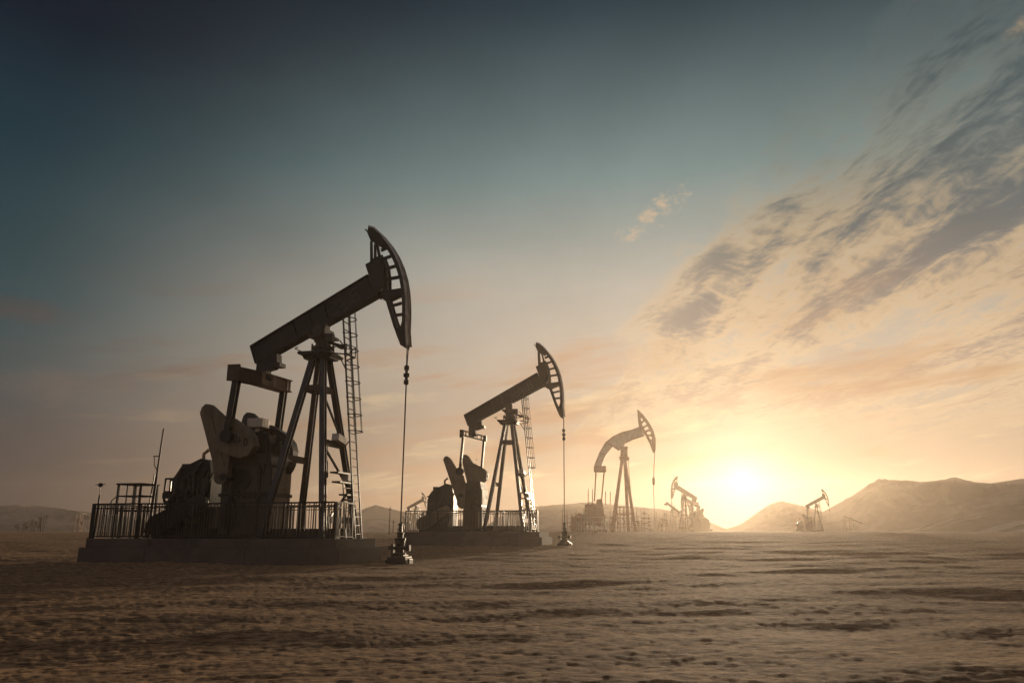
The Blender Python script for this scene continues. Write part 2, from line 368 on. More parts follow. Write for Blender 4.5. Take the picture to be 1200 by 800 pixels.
hill('hills', 'very faint tall mountain at the left edge', skyline([(-180, 624), (-80, 602), (-20, 594), (20, 591), (45, 592), (75, 595), (110, 600), (150, 605), (200, 609), (260, 613), (330, 617), (400, 626)], 380), 380, 45, 31, .02)
hill('hills', 'small pale peak between the two largest pump jacks', skyline([(395, 627), (415, 602), (428, 595), (440, 591), (452, 594), (470, 598), (500, 602), (540, 608), (580, 622), (590, 627)], 380), 380, 40, 41, .02)
hill('hills', 'long flat topped ridge behind the middle of the oil field', skyline([(560, 626), (590, 602), (615, 594), (640, 592), (665, 590), (690, 588), (715, 590), (745, 593), (780, 596), (815, 604), (850, 618), (870, 627)], 365), 365, 45, 51, .02)

# ------------------------------------------------------------------ mesh builder
OFF = Vector((0, 0, 0))
class MB:
    def __init__(s): s.v = []; s.f = []
    def add(s, vs, fs):
        b = len(s.v); s.v += [Vector(q) for q in vs]; s.f += [tuple(i+b for i in f) for f in fs]; return s
    def box(s, c, sz, rot=None):
        c = Vector(c); x, y, z = (q/2 for q in sz)
        vs = [Vector((a, b, d)) for a in (-x, x) for b in (-y, y) for d in (-z, z)]
        if rot is not None: vs = [rot @ q for q in vs]
        return s.add([c+q for q in vs], [(0, 1, 3, 2), (4, 6, 7, 5), (0, 4, 5, 1), (2, 3, 7, 6), (0, 2, 6, 4), (1, 5, 7, 3)])
    def bb(s, x0, x1, y0, y1, z0, z1): return s.box(((x0+x1)/2, (y0+y1)/2, (z0+z1)/2), (abs(x1-x0), abs(y1-y0), abs(z1-z0)))
    def bar(s, p0, p1, w, h, up=(0, 1, 0), w2=None, h2=None):
        p0, p1 = Vector(p0), Vector(p1); d = (p1-p0).normalized(); a = Vector(up)
        a = (a-d*a.dot(d)); a = a.normalized() if a.length > 1e-4 else d.orthogonal().normalized(); b = d.cross(a)
        w2 = w if w2 is None else w2; h2 = h if h2 is None else h2
        vs = []
        for p, ww, hh in ((p0, w, h), (p1, w2, h2)):
            for i, j in ((-1, -1), (1, -1), (1, 1), (-1, 1)): vs.append(p+a*(i*ww/2)+b*(j*hh/2))
        return s.add(vs, [(0, 3, 2, 1), (4, 5, 6, 7), (0, 1, 5, 4), (1, 2, 6, 5), (2, 3, 7, 6), (3, 0, 4, 7)])
    def ibeam(s, p0, p1, w, h, t=.03, up=(0, 1, 0)):
        """H section: web along 'up' side-on, flanges of width w a distance h apart"""
        p0, p1 = Vector(p0), Vector(p1); d = (p1-p0).normalized(); a = Vector(up); a = (a-d*a.dot(d)).normalized(); b = d.cross(a)
        s.bar(p0, p1, t, h-2*t, up)
        for q in (-1, 1): s.bar(p0+b*q*(h-t)/2, p1+b*q*(h-t)/2, w, t, up)
        return s
    def tube(s, p0, p1, r, n=8, r2=None):
        p0, p1 = Vector(p0), Vector(p1); d = (p1-p0).normalized(); a = d.orthogonal().normalized(); b = d.cross(a); r2 = r if r2 is None else r2
        vs = []
        for p, q in ((p0, r), (p1, r2)):
            for k in range(n):
                t = 2*math.pi*k/n; vs.append(p+a*math.cos(t)*q+b*math.sin(t)*q)
        fs = [(k, (k+1) % n, n+(k+1) % n, n+k) for k in range(n)]+[tuple(range(n))[::-1], tuple(range(n, 2*n))]
        return s.add(vs, fs)
    def path(s, pts, r, n=6, closed=False):
        pts = [Vector(p) for p in pts]; N_ = len(pts); vs = []
        prev = None
        for i, p in enumerate(pts):
            d = ((pts[(i+1) % N_] if (closed or i < N_-1) else p)-(pts[i-1] if (closed or i > 0) else p)).normalized()
            a = d.orthogonal().normalized() if prev is None else (prev-d*prev.dot(d)).normalized()
            prev = a; b = d.cross(a)
            for k in range(n):
                t = 2*math.pi*k/n; vs.append(p+a*math.cos(t)*r+b*math.sin(t)*r)
        fs = []
        for i in range(N_ if closed else N_-1):
            j = (i+1) % N_
            for k in range(n): fs.append((i*n+k, i*n+(k+1) % n, j*n+(k+1) % n, j*n+k))
        if not closed: fs += [tuple(range(n))[::-1], tuple(range((N_-1)*n, N_*n))]
        return s.add(vs, fs)
    def prism(s, poly, v0, v1):
        """polygon in the (u, z) plane, thickness from v0 to v1"""
        n = len(poly)
        ar = sum(poly[i][0]*poly[(i+1) % n][1]-poly[(i+1) % n][0]*poly[i][1] for i in range(n))
        if ar < 0: poly = poly[::-1]
        vs = [(p[0], v0, p[1]) for p in poly]+[(p[0], v1, p[1]) for p in poly]
        return s.add(vs, [tuple(range(n)), tuple(range(n, 2*n))[::-1]]+[(i, n+i, n+(i+1) % n, (i+1) % n) for i in range(n)])
    def disc(s, u, z, r, v0, v1, n=24): return s.prism([(u+r*math.cos(2*math.pi*k/n), z+r*math.sin(2*math.pi*k/n)) for k in range(n)], v0, v1)
    def ring(s, u, z, r, ri, v0, v1, n=28):
        c = [(math.cos(2*math.pi*k/n), math.sin(2*math.pi*k/n)) for k in range(n)]
        vs = [(u+q*a, v, z+q*b) for v in (v0, v1) for q in (r, ri) for a, b in c]; fs = []
        for k in range(n):
            j = (k+1) % n
            fs += [(k, j, n+j, n+k), (2*n+k, 3*n+k, 3*n+j, 2*n+j), (k, 2*n+k, 2*n+j, j), (n+k, n+j, 3*n+j, 3*n+k)]
        return s.add(vs, fs)
    def lathe(s, prof, c, n=16):
        c = Vector(c); vs = []
        for r, z in prof:
            for k in range(n): vs.append(c+Vector((r*math.cos(2*math.pi*k/n), r*math.sin(2*math.pi*k/n), z)))
        fs = [(i*n+k, i*n+(k+1) % n, (i+1)*n+(k+1) % n, (i+1)*n+k) for i in range(len(prof)-1) for k in range(n)]
        return s.add(vs, fs+[tuple(range(n))[::-1], tuple(range((len(prof)-1)*n, len(prof)*n))])
    def rot(s, ang, pu, pz):
        """turn everything added so far about the v axis through (pu, pz)"""
        c, q = math.cos(ang), math.sin(ang)
        for p in s.v:
            du, dz = p.x-pu, p.z-pz; p.x = pu+du*c-dz*q; p.z = pz+du*q+dz*c
        return s
    def build(s, name, mat, parent=None, bevel=0.0, smooth=False):
        me = bpy.data.meshes.new(name); me.from_pydata([tuple(p-OFF) for p in s.v], [], s.f)
        import bmesh
        bm = bmesh.new(); bm.from_mesh(me); bmesh.ops.recalc_face_normals(bm, faces=bm.faces)
        if bevel:
            es = [e for e in bm.edges if len(e.link_faces) == 2 and e.calc_face_angle(0) > .6]
            bmesh.ops.bevel(bm, geom=es, offset=bevel, segments=2, profile=.6, affect='EDGES', clamp_overlap=True)
        bm.to_mesh(me); bm.free()
        if smooth:
            for p in me.polygons: p.use_smooth = True
            me.set_sharp_from_angle(angle=R(40))
        me.materials.append(mat)
        o = bpy.data.objects.new(name, me); COL.objects.link(o)
        if parent is not None: o.parent = parent
        return o
def tag(o, label, cat, group=None, kind=None):
    o['label'] = label; o['category'] = cat
    if group: o['group'] = group
    if kind: o['kind'] = kind
    return o
def empty(name, loc=(0, 0, 0), yaw=0.0):
    o = bpy.data.objects.new(name, None); COL.objects.link(o); o.location = loc; o.rotation_euler = (0, 0, yaw); o.empty_display_size = .5
    return o
def copy_tree(o, parent=None):
    c = o.copy(); COL.objects.link(c)
    if parent is not None: c.parent = parent
    for ch in o.children: copy_tree(ch, c)
    return c
def place(o, P, u, v, z, yaw=0.0):
    """put o at local (u, v, z) of a well site"""
    c, s = math.cos(P['yaw']), math.sin(P['yaw'])
    o.location = (P['loc'][0]+u*c-v*s, P['loc'][1]+u*s+v*c, P['loc'][2]+z); o.rotation_euler = (0, 0, P['yaw']+yaw)
    return o

PAD = .88
BASE = (-3.6, 0, PAD)
# ------------------------------------------------------------------ pump jack (local frame: u along the beam, well at u = 0, v across, z up)
CR1 = [(-7.85, 5.57), (-7.79, 5.80), (-7.64, 5.93), (-7.42, 5.90), (-6.80, 5.40), (-6.55, 5.02), (-6.38, 4.55), (-6.42, 4.10), (-6.44, 3.10), (-6.52, 2.93), (-6.70, 2.86), (-6.88, 2.93), (-6.97, 3.08), (-7.15, 3.78)]
CW1 = [(-6.86, 5.30), (-6.46, 5.36), (-5.80, 4.98), (-5.48, 4.62), (-5.37, 4.26), (-5.60, 3.90), (-5.94, 3.80), (-6.60, 3.98), (-7.02, 4.12), (-7.08, 4.55)]
CR2 = [(-7.66, 5.39), (-7.58, 5.57), (-7.44, 5.64), (-7.22, 5.50), (-6.74, 4.78), (-6.33, 4.35), (-6.14, 3.82), (-6.16, 2.88), (-6.24, 2.40), (-6.38, 2.28), (-6.52, 2.35), (-6.70, 2.78)]
CR2B = [(-7.07, 5.66), (-6.97, 5.87), (-6.81, 5.94), (-6.60, 5.82), (-6.30, 5.38), (-6.02, 4.0), (-6.20, 3.2), (-6.40, 3.1), (-6.61, 3.84)]
CW2B = [(-6.50, 5.46), (-6.20, 5.32), (-5.48, 4.94), (-5.28, 4.70), (-5.33, 4.26), (-5.60, 3.94), (-6.08, 4.0), (-6.45, 4.4)]

def horse_head(root, tilt, mat):
    pu, pz = -3.5, 8.95
    outer = [(-1.70, 13.11), (-1.47, 13.03), (-1.15, 12.72), (-.79, 12.27), (-.51, 11.82), (-.29, 11.34), (-.13, 10.84), (-.03, 10.33), (.025, 9.78), (.04, 9.23), (.04, 8.68), (.10, 8.12)]
    def inset(c, d):
        r = []
        for i in range(len(c)):
            a = Vector(c[max(0, i-1)]); b = Vector(c[min(len(c)-1, i+1)]); t = (b-a).normalized(); r.append((c[i][0]+t.y*d, c[i][1]-t.x*d))
        return r
    s = MB()
    rim = inset(outer, .17)
    for v0, v1 in ((-.22, -.17), (.17, .22)):
        nearp = v0 < 0
        s.prism(outer[1:]+rim[1:][::-1], v0, v1)                         # curved rim band
        s.prism([(-1.70, 13.11), (-1.47, 13.03), (-1.15, 12.72), (-.98, 12.42), (-1.16, 12.26), (-1.58, 12.50), (-1.74, 12.86)], v0, v1)   # top cap
        s.prism([(-1.60, 12.48), (-1.50, 12.46), (-1.44, 11.66), (-1.56, 11.62)], v0, v1)     # back bar
        if nearp: s.prism([(-1.36, 12.40), (-1.24, 12.30), (-1.10, 11.78), (-1.22, 11.72)], v0, v1)
        s.prism([(-1.56, 11.70), (-1.04, 11.86), (-.86, 11.40), (-.78, 10.86), (-.76, 10.36), (-.90, 10.30), (-1.06, 11.2), (-1.54, 11.38)], v0, v1)   # inner plate round the beam end
        s.prism([(-1.10, 10.10), (-1.04, 10.34), (-.20, 10.42), (-.17, 10.22), (-.82, 9.96)], v0, v1)    # ledge
        s.prism([(-.86, 10.02), (-.72, 10.06), (-.42, 9.16), (-.24, 8.74), (-.18, 8.30), (-.30, 8.62), (-.46, 8.84)], v0, v1)   # lower back bar
        s.prism([(-.46, 8.86), (-.20, 8.80), (-.13, 9.05), (.04, 9.05), (.04, 8.68), (.10, 8.12), (.06, 7.99), (-.16, 8.12), (-.32, 8.50)], v0, v1)   # tail
        for a, b, w in (((-1.12, 12.05), (-.86, 12.14), .13), ((-1.00, 11.68), (-.60, 11.80), .13), ((-.86, 11.26), (-.40, 11.36), .13), ((-.80, 10.82), (-.26, 10.88), .13), ((-.62, 9.70), (-.16, 9.80), .12), ((-.50, 9.32), (-.13, 9.34), .12)):
            vv = (v0+v1)/2
            if nearp: s.bar((a[0], vv, a[1]), (b[0], vv, b[1]), v1-v0+.012, w)
    hh = s.rot(tilt, pu, pz).build('horse_head', mat, root)
    # curved face plate with three cable grooves
    f = MB()
    for i in range(len(outer)-1):
        a, b = Vector((outer[i][0], 0, outer[i][1])), Vector((outer[i+1][0], 0, outer[i+1][1]))
        t = (b-a).normalized(); nrm = Vector((-t.z, 0, t.x)); nrm = nrm if nrm.x > 0 else -nrm
        for v0, v1, o_ in ((-.25, .25, .012), (-.25, -.20, .05), (-.08, -.05, .035), (.05, .08, .035), (.20, .25, .05)):
            vs = [a+nrm*q+Vector((0, v, 0)) for q in (-.02, o_) for v in (v0, v1)]+[b+nrm*q+Vector((0, v, 0)) for q in (-.02, o_) for v in (v0, v1)]
            f.add(vs, [(0, 1, 3, 2), (4, 6, 7, 5), (0, 4, 5, 1), (2, 3, 7, 6), (0, 2, 6, 4), (1, 5, 7, 3)])
    f.rot(tilt, pu, pz).build('cable_track', M['bright'] if mat is M['steel'] else mat, hh)
    l = MB()                                                             # lattice of the lower back edge
    A, B = Vector((-.84, 0, 9.95)), Vector((-.44, 0, 8.85))
    l.path([A.lerp(B, k/8)+Vector((0, .17 if k % 2 else -.17, 0)) for k in range(9)], .018, 4)
    l.rot(tilt, pu, pz).build('lattice', mat, hh)
    for k in range(6):
        a = outer[k*2-(1 if k else 0)]
        MB().tube((a[0]-.14, -.17, a[1]-.1), (a[0]-.14, .17, a[1]-.1), .03, 6).rot(tilt, pu, pz).build('spacer', mat, hh)

def make_jack(style=1, tilt=0.0):
    global OFF
    OFF = Vector(BASE)
    root = empty('pump_jack')
    pu, pz = -3.5, 8.95
    # ---- samson post: four legs, top plate and bracing
    top = 7.86
    legm = {(-1, -1): M['blue_steel'], (1, -1): M['blue_steel'], (-1, 1): M['brown_steel'], (1, 1): M['steel']}
    feet = {}
    for su in (-1, 1):
        for sv in (-1, 1):
            f = Vector((-3.6+su*1.25, sv*1.5, PAD)); t = Vector((-3.55+su*.20, sv*.24, top)); feet[su, sv] = (f, t)
            b = MB(); b.ibeam(f, t, .21, .22, .03, (1, 0, 0)); b.box(f+Vector((0, 0, .02)), (.5, .5, .04))
            b.build('leg', legm[su, sv], root)
    def on(su, sv, z):
        f, t = feet[su, sv]; return f.lerp(t, (z-PAD)/(top-PAD))
    for a_, b_, w_, h_, up_ in [(on(-1, -1, z), on(-1, 1, z), .05, .26, (1, 0, 0)) for z in (6.55, 3.85)]+[(on(1, -1, z), on(1, 1, z), .07, .24, (1, 0, 0)) for z in (6.5, 4.4, 1.55)]+[(on(-1, q, 6.55), on(1, q, 6.55), .06, .22, (0, 1, 0)) for q in (-1, 1)]:
        MB().bar(a_, b_, w_, h_, up_).build('cross_beam', M['brown_steel'], root)
    for a, b in (((1, -1, 6.3), (1, 1, 4.6)), ((1, -1, 4.3), (1, 1, 2.7)), ((1, 1, 2.7), (1, -1, 1.3))):
        MB().bar(on(*a), on(*b), .06, .08, (1, 0, 0)).build('diagonal_brace', M['steel'], root)
    for z, a, b in ((3.30, .30, 1.05), (2.95, .35, .95), (2.50, .58, .98), (2.32, .72, .98)):
        p, q = on(1, -1, z), on(1, 1, z); p, q = p.lerp(q, a), p.lerp(q, b); MB().bar(p+Vector((.15, 0, 0)), q+Vector((.15, 0, 0)), .34, .06, (1, 0, 0)).build('step', M['steel'], root)
    p = on(1, -1, 4.45).lerp(on(1, 1, 4.45), .68)
    MB().box(p+Vector((.12, 0, .16)), (.3, .75, .26), Matrix.Rotation(R(-10), 3, 'X')).build('junction_box', M['pale'], root)
    p = on(1, -1, 3.1).lerp(on(1, 1, 3.1), .80); MB().box(p+Vector((.2, 0, .05)), (.26, .55, .24)).build('junction_box', M['pale'], root)
    hk = MB(); p = on(1, -1, 4.3).lerp(on(1, 1, 4.3), .22)
    hk.tube(p, p+Vector((0, 0, -.55)), .015, 5); hk.path([p+Vector((0, .10*math.cos(t), -.85+.30*math.sin(t))) for t in np.linspace(0, 2*math.pi, 14)[:-1]], .022, 5, True); hk.box(p+Vector((0, 0, -1.1)), (.1, .18, .2))
    hk.build('hanging_hook', M['steel'], root)
    # ---- cap of the post with railing and saddle bearing
    cp = MB(); cp.bb(-4.20, -2.95, -.75, .75, 7.86, 7.96); cp.prism([(-4.25, 7.96), (-2.9, 7.96), (-3.0, 7.72), (-4.1, 7.72)], -.38, .38)
    cp.build('top_platform', M['steel'], root, .01)
    rl = MB()
    pts = [(-4.2, -.75), (-4.35, 0), (-4.2, .75)]
    rl.path([(-2.95, -.7, 8.02), (-2.45, -.1, 8.30), (-2.42, .7, 8.34), (-2.9, .9, 8.05)], .022, 5)
    rl.path([(-2.95, -.7, 7.86), (-2.45, -.1, 7.90), (-2.42, .7, 7.92), (-2.9, .9, 7.88)], .03, 5)
    for q in ((-2.45, -.1), (-2.42, .7)): rl.tube((*q, 7.9), (*q, 8.32), .02, 5)
    rl.build('platform_rail', M['steel'], root)
    MB().path([(-4.2, -.75, 8.12), (-4.45, -.5, 8.14), (-4.45, .5, 8.14), (-4.2, .75, 8.12)], .022, 5).build('platform_rail', M['steel'], root)
    sb = MB()
    sb.lathe([(.34, 7.96), (.34, 8.12), (.40, 8.14), (.40, 8.26), (.30, 8.28), (.30, 8.44), (.36, 8.46), (.36, 8.58), (.26, 8.60), (.24, 8.80)], (-3.5, 0, 0), 20)
    sb.bb(-3.95, -3.05, -.46, .46, 8.58, 8.68); sb.bb(-3.74, -3.26, -.42, .42, 8.68, 8.95); sb.bb(-3.66, -3.34, -.2, .2, 8.95, 9.12)
    for q in (-.5, .5): sb.tube((-3.5, q-.09, 8.78), (-3.5, q+.09, 8.78), .2, 14)
    for k in range(8): sb.tube((-3.5+.44*math.cos(k*.785), .44*math.sin(k*.785), 8.08), (-3.5+.44*math.cos(k*.785), .44*math.sin(k*.785), 8.34), .035, 5)
    sb.tube((-3.1, -.35, 8.35), (-2.75, .1, 8.28), .07, 6); sb.box((-2.8, .2, 8.28), (.22, .4, .12)); sb.box((-3.05, -.35, 8.52), (.3, .2, .34))
    sb.build('saddle_bearing', M['gear'], root, smooth=True)
    # ---- walking beam
    R0, R1, F0, F1 = (-6.60, 8.41), (-6.32, 7.70), (-1.64, 11.07), (-1.22, 10.22)
    wb = MB()
    wb.prism([R0, R1, F1, F0], -.13, .13)
    def lerp(a, b, t): return (a[0]+(b[0]-a[0])*t, a[1]+(b[1]-a[1])*t)
    for A, B in ((R0, F0), (R1, F1)):
        wb.bar((A[0], 0, A[1]), (B[0], 0, B[1]), .46, .05)
    wb.bar((R0[0], 0, R0[1]), (R1[0], 0, R1[1]), .42, .05)
    for t in (.36, .49, .62, .985):
        a, b = lerp(R0, F0, t), lerp(R1, F1, t-.01); wb.bar((a[0], 0, a[1]), (b[0], 0, b[1]), .36, .035)
    w = wb.rot(tilt, pu, pz).build('walking_beam', M['steel'], root)
    bk = MB()                                                            # clamp plates that carry the horse head
    for v0, v1 in ((-.36, -.29), (.29, .36)):
        bk.prism([(-1.70, 11.46), (-1.10, 11.74), (-.92, 11.30), (-.88, 10.52), (-1.02, 10.30), (-1.27, 10.16), (-1.56, 11.06)], v0, v1)
        bk.prism([(-1.52, 11.40), (-1.14, 11.58), (-1.02, 11.24), (-.98, 10.56), (-1.22, 10.36), (-1.42, 11.06)], v0-.02 if v0 < 0 else v0, v1 if v0 < 0 else v1+.02)
    bk.bb(-1.50, -1.12, -.33, .33, 11.40, 11.46); bk.bb(-1.30, -1.0, -.33, .33, 10.26, 10.32)
    bk.rot(tilt, pu, pz).build('head_clamp', M['steel'], w)
    tl = MB(); tl.prism([(-6.25, 7.85), (-6.28, 7.05), (-6.05, 6.98), (-5.75, 7.02), (-5.82, 7.40), (-5.55, 7.46), (-5.35, 7.62), (-5.4, 8.05)], -.2, .2); tl.box((-5.35, 0, 7.60), (.28, .5, .16))
    tl.rot(tilt, pu, pz).build('tail_bearing', M['steel'], w)
    if style in (1, 2):
        mk = MB()                                                        # faded lettering on the side of the beam
        def st(pts):
            q = []
            for a, b in pts:
                t = .60+a*.32; s_ = .5+b*.36; A, B = lerp(R0, F0, t), lerp(R1, F1, t); q.append(lerp(B, A, s_))
            for i in range(len(q)-1): mk.bar((q[i][0], -.135, q[i][1]), (q[i+1][0], -.135, q[i+1][1]), .02, .035)
        st([(.00, -.05), (.30, .0), (.46, .45), (.52, -.9)]); st([(.34, -.35), (.56, -.30)]); st([(.62, -.9), (.62, .5)])
        st([(.72, .0), (.86, .1), (.90, .8), (.76, .8), (.72, .0), (.70, -.75), (.88, -.65), (.86, .1)])
        st([(.14, -.8), (.30, -.75), (.30, -.5)]); st([(.42, -1.0), (.56, -.95)])
        mk.rot(tilt, pu, pz).build('lettering', M['mark'], w)
    horse_head(root, tilt, M['steel'])
    # ---- equalizer bar and pitman arms
    eq = MB(); eu, ez = -6.12, 7.02
    if style == 1:
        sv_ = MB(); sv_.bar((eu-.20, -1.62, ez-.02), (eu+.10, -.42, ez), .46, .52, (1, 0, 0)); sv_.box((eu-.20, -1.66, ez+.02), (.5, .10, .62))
        eq.bar((eu+.10, -.42, ez), (eu+.28, 1.55, ez), .40, .46, (1, 0, 0))
        eq.bar((eu+.10, -.42, ez+.23), (eu+.28, 1.55, ez+.23), .56, .045, (1, 0, 0)); eq.bar((eu+.10, -.42, ez-.23), (eu+.28, 1.55, ez-.23), .56, .045, (1, 0, 0))
        eq.box((eu+.22, .2, ez), (.5, .05, .44)); eq.box((eu+.28, 1.2, ez), (.5, .05, .44))
    else:
        for q in (-.16, .14): eq.bar((eu-.25, -1.5, ez+q+.08), (eu+.55, 1.5, ez+q), .12, .06, (1, 0, 0))
        for k in range(7): eq.bar((eu-.25+.133*k, -1.5+.5*k, ez-.12), (eu-.25+.133*k, -1.5+.5*k, ez+.2), .06, .06)
        eq.box((eu-.25, -1.5, ez), (.24, .2, .5)); eq.box((eu+.55, 1.5, ez), (.22, .2, .4))
    eqo = eq.build('equalizer', M['sunlit_tan'] if style == 1 else M['steel'], root)  # tan stretch paints the sunlit part of the bar; near end stays dark
    if style == 1: sv_.build('dark_end', M['brown_steel'], eqo)
    for sv in (-1, 1):
        pm = MB()
        a = (eu-.16, -1.46, 6.80) if sv < 0 else ((eu+.24 if style == 1 else eu+.5), 1.42, 6.82); b = (-6.46, -1.52, 4.62) if sv < 0 else ((-6.10, 1.5, 4.6) if style == 1 else (-5.80, 1.45, 4.7))
        pm.ibeam(a, b, .24 if style == 1 else .15, .26 if style == 1 else .15, .04, (1, 0, 0))
        pm.tube((b[0], b[1]-.16, b[2]), (b[0], b[1]+.16, b[2]), .24, 16)
        pm.build('pitman', M['steel'], root)
    # ---- cranks with counterweights
    def crank(poly, cw, v0, v1, w0, w1, hub, mat):
        c = MB(); c.prism(poly, v0, v1); o = c.build('crank', mat, root, .03)
        g = MB(); s_ = 1 if v0 > 0 else -1
        vf = v1 if s_ > 0 else v0
        g.ring(hub[0], hub[1], .27, .13, vf, vf+s_*.05); g.prism([(hub[0]-.15, hub[1]+.12), (hub[0]+.15, hub[1]+.12), (hub[0], hub[1]-.15)], vf, vf+s_*.03)
        for k in range(5): g.disc(hub[0]-.05+.06*k, hub[1]+.75+.32*k, .045, vf, vf+s_*.03, 8)
        g.bar((poly[3][0]+.02, vf+s_*.02, poly[3][1]-.35), (hub[0]+.10, vf+s_*.02, hub[1]+.4), .05, .06)
        g.build('crank_boss', mat, o)
        if cw:
            q = MB(); q.prism(cw, w0, w1); k = q.build('counterweight', mat, root, .02)
            wf = w1 if s_ > 0 else w0; t = MB()
            cx = sum(p[0] for p in cw)/len(cw); cz = sum(p[1] for p in cw)/len(cw)
            for j in range(5):                                           # cast letters
                x, z = cx-.45+.22*j, cz+.20-.07*j
                t.bar((x, wf, z-.13), (x+.02, wf, z+.13), .04, .035)
                if j in (0, 2, 4): t.bar((x, wf, z+.12), (x+.13, wf, z+.09), .04, .035); t.bar((x, wf, z-.12), (x+.13, wf, z-.14), .04, .035)
                if j in (0, 3): t.bar((x, wf, z), (x+.11, wf, z-.02), .04, .035)
                if j in (2, 4): t.bar((x+.13, wf, z+.1), (x+.13, wf, z-.13), .04, .035)
            t.build('lettering', M['steel'], k)
    if style == 1:
        crank(CR1, CW1, -1.34, -1.04, -1.42, -.98, (-6.70, 3.12), M['tan'])
        crank([(p[0]+.35, p[1]) for p in CR1], [(p[0]+.35, p[1]) for p in CW1], 1.04, 1.34, .98, 1.42, (-6.35, 3.12), M['gear'])
    else:
        crank(CR2, None, -1.30, -1.0, 0, 0, (-6.40, 2.62), M['tan'])
        crank(CR2B, CW2B, .98, 1.26, .90, 1.34, (-6.3, 3.55), M['tan'])
    # ---- gear reducer on its stand
    gx0, gx1 = (-7.0, -4.95) if style == 1 else (-6.40, -5.22)
    gb = MB(); gb.bb(gx0, gx1, -.78, .78, PAD, 3.55)
    gb.prism([(gx0+.02, 3.55), (gx1-.02, 3.55), (gx1-.10, 4.02), (gx0+.30, 4.06), (gx0+.05, 3.85)], -.74, .74)
    g = gb.build('gear_reducer', M['gear'], root, .02)
    ec = MB(); ec.bb(gx1+.003, gx1+.05, -.70, .70, PAD+.25, 2.40); ec.bb(gx1+.003, gx1+.05, -.70, .70, 2.56, 3.50); ec.build('sunlit_end', M['sunlit_tan'], g)  # added plates, sunlight painted on the casing's end face
    gd = MB()
    gd.bb(gx0-.05, gx1+.05, -.86, .86, 2.42, 2.54); gd.bb(gx0-.08, gx1+.08, -.90, .90, PAD, PAD+.16)
    for k in range(9): gd.tube((gx0+.1+k*(gx1-gx0-.2)/8, -.83, 2.36), (gx0+.1+k*(gx1-gx0-.2)/8, -.83, 2.60), .035, 6)
    for x in (gx0+.5, gx1-.45): gd.bb(x-.05, x+.05, -.84, -.78, PAD+.16, 3.5)
    gd.disc((gx0+gx1)/2-.2, 3.05, .40, -.86, -.78); gd.tube(((gx0+gx1)/2-.6, -1.4, 3.12), ((gx0+gx1)/2-.6, 1.4, 3.12), .14, 12)
    gd.build('casing_flange', M['steel'], g)
    for k in range(3):
        x = gx0+.25+k*.16; MB().path([(x, -.80, PAD+.3), (x, -.90, PAD+.5), (x, -.90, 2.0+.35*k), (x+.15, -.90, 2.25+.35*k), (x+.4, -.80, 2.3+.35*k)], .035, 6).build('service_pipe', M['steel'], g)
    MB().bb(gx1-.75, gx1-.12, -.83, -.782, 1.15, 2.2).build('hatch', M['brown_steel'], g)
    MB().bb(gx0+.12, gx0+.30, -.81, -.782, 2.6, 3.45).build('panel_rib', M['steel'], g)
    em = MB(); ex, ezz = gx1-.55, 3.42
    for a, b in (((0, -.22), (0, .22)), ((0, .22), (.28, -.22)), ((.28, -.22), (.28, .22)), ((0, .22), (-.10, .22))): em.bar((ex+a[0], -.79, ezz+a[1]), (ex+b[0], -.79, ezz+b[1]), .04, .06)
    em.build('casting_mark', M['steel'], g)
    # ---- things on the reducer: brake drum, small tank, cover box, curved guard
    if style == 1:
        tp = MB(); tp.bb(-6.55, -5.55, -.5, .5, 4.06, 4.9); tp.bb(-6.45, -6.0, -.62, .3, 4.2, 4.8); tp.build('control_cabinet', M['steel'], root, .03)
        tk = MB(); tk.box((-6.05, -.1, 5.28), (.66, .55, .36)); tk.tube((-6.05, -.1, 4.9), (-6.05, -.1, 5.1), .1, 8); tk.build('oil_tank', M['pale'], root, .10)
        gv = MB(); gv.ring(-5.75, 4.02, 1.10, .98, .26, .66, 36); [gv.bar((-5.75, .46, 4.02), (-5.75+1.02*math.cos(k*.7854), .46, 4.02+1.02*math.sin(k*.7854)), .06, .09) for k in range(8)]; gv.tube((-5.75, .1, 4.02), (-5.75, .6, 4.02), .2, 14); gv.build('brake_wheel', M['steel'], root)
        MB().path([(-6.5, -.62, 4.2), (-6.75, -.75, 4.6), (-6.7, -.75, 5.1), (-6.3, -.5, 5.2)], .035).build('hose', M['black'], root)
        MB().tube((-5.45, -.4, 4.05), (-5.45, -.4, 4.75), .13, 12).build('breather_pipe', M['black'], root); MB().tube((-5.2, .1, 4.05), (-5.2, .1, 4.6), .10, 10).build('breather_pipe', M['black'], root)
    # ---- engine with pipework and belt guard
    ex0 = -9.35 if style == 1 else -8.85
    en = MB(); d = ex0+9.35
    en.prism([(-9.30+d, 1.15), (-9.32+d, 3.15), (-9.10+d, 3.45), (-8.60+d, 3.72), (-8.15+d, 3.92), (-7.75+d, 3.80), (-7.62+d, 3.1), (-7.62+d, 1.15)], -.55, .55)
    e = en.build('engine', M['steel'], root, .015)
    ra = MB()
    for k in range(9): ra.bb(-9.36+d, -9.30+d, -.5+.115*k, -.44+.115*k, 1.3, 3.1)
    ra.bb(-9.42+d, -9.28+d, -.56, .56, 3.06, 3.14); ra.bb(-9.42+d, -9.28+d, -.56, .56, 1.22, 1.30); ra.build('radiator', M['gear'], e)
    fw = MB(); fw.ring(-8.75+d, 2.05, .55, .43, -.86, -.74, 28); [fw.bar((-8.75+d, -.80, 2.05), (-8.75+d+.46*math.cos(k*1.257), -.80, 2.05+.46*math.sin(k*1.257)), .06, .07) for k in range(5)]; fw.tube((-8.75+d, -.9, 2.05), (-8.75+d, -.5, 2.05), .09, 10); fw.build('flywheel', M['steel'], e)
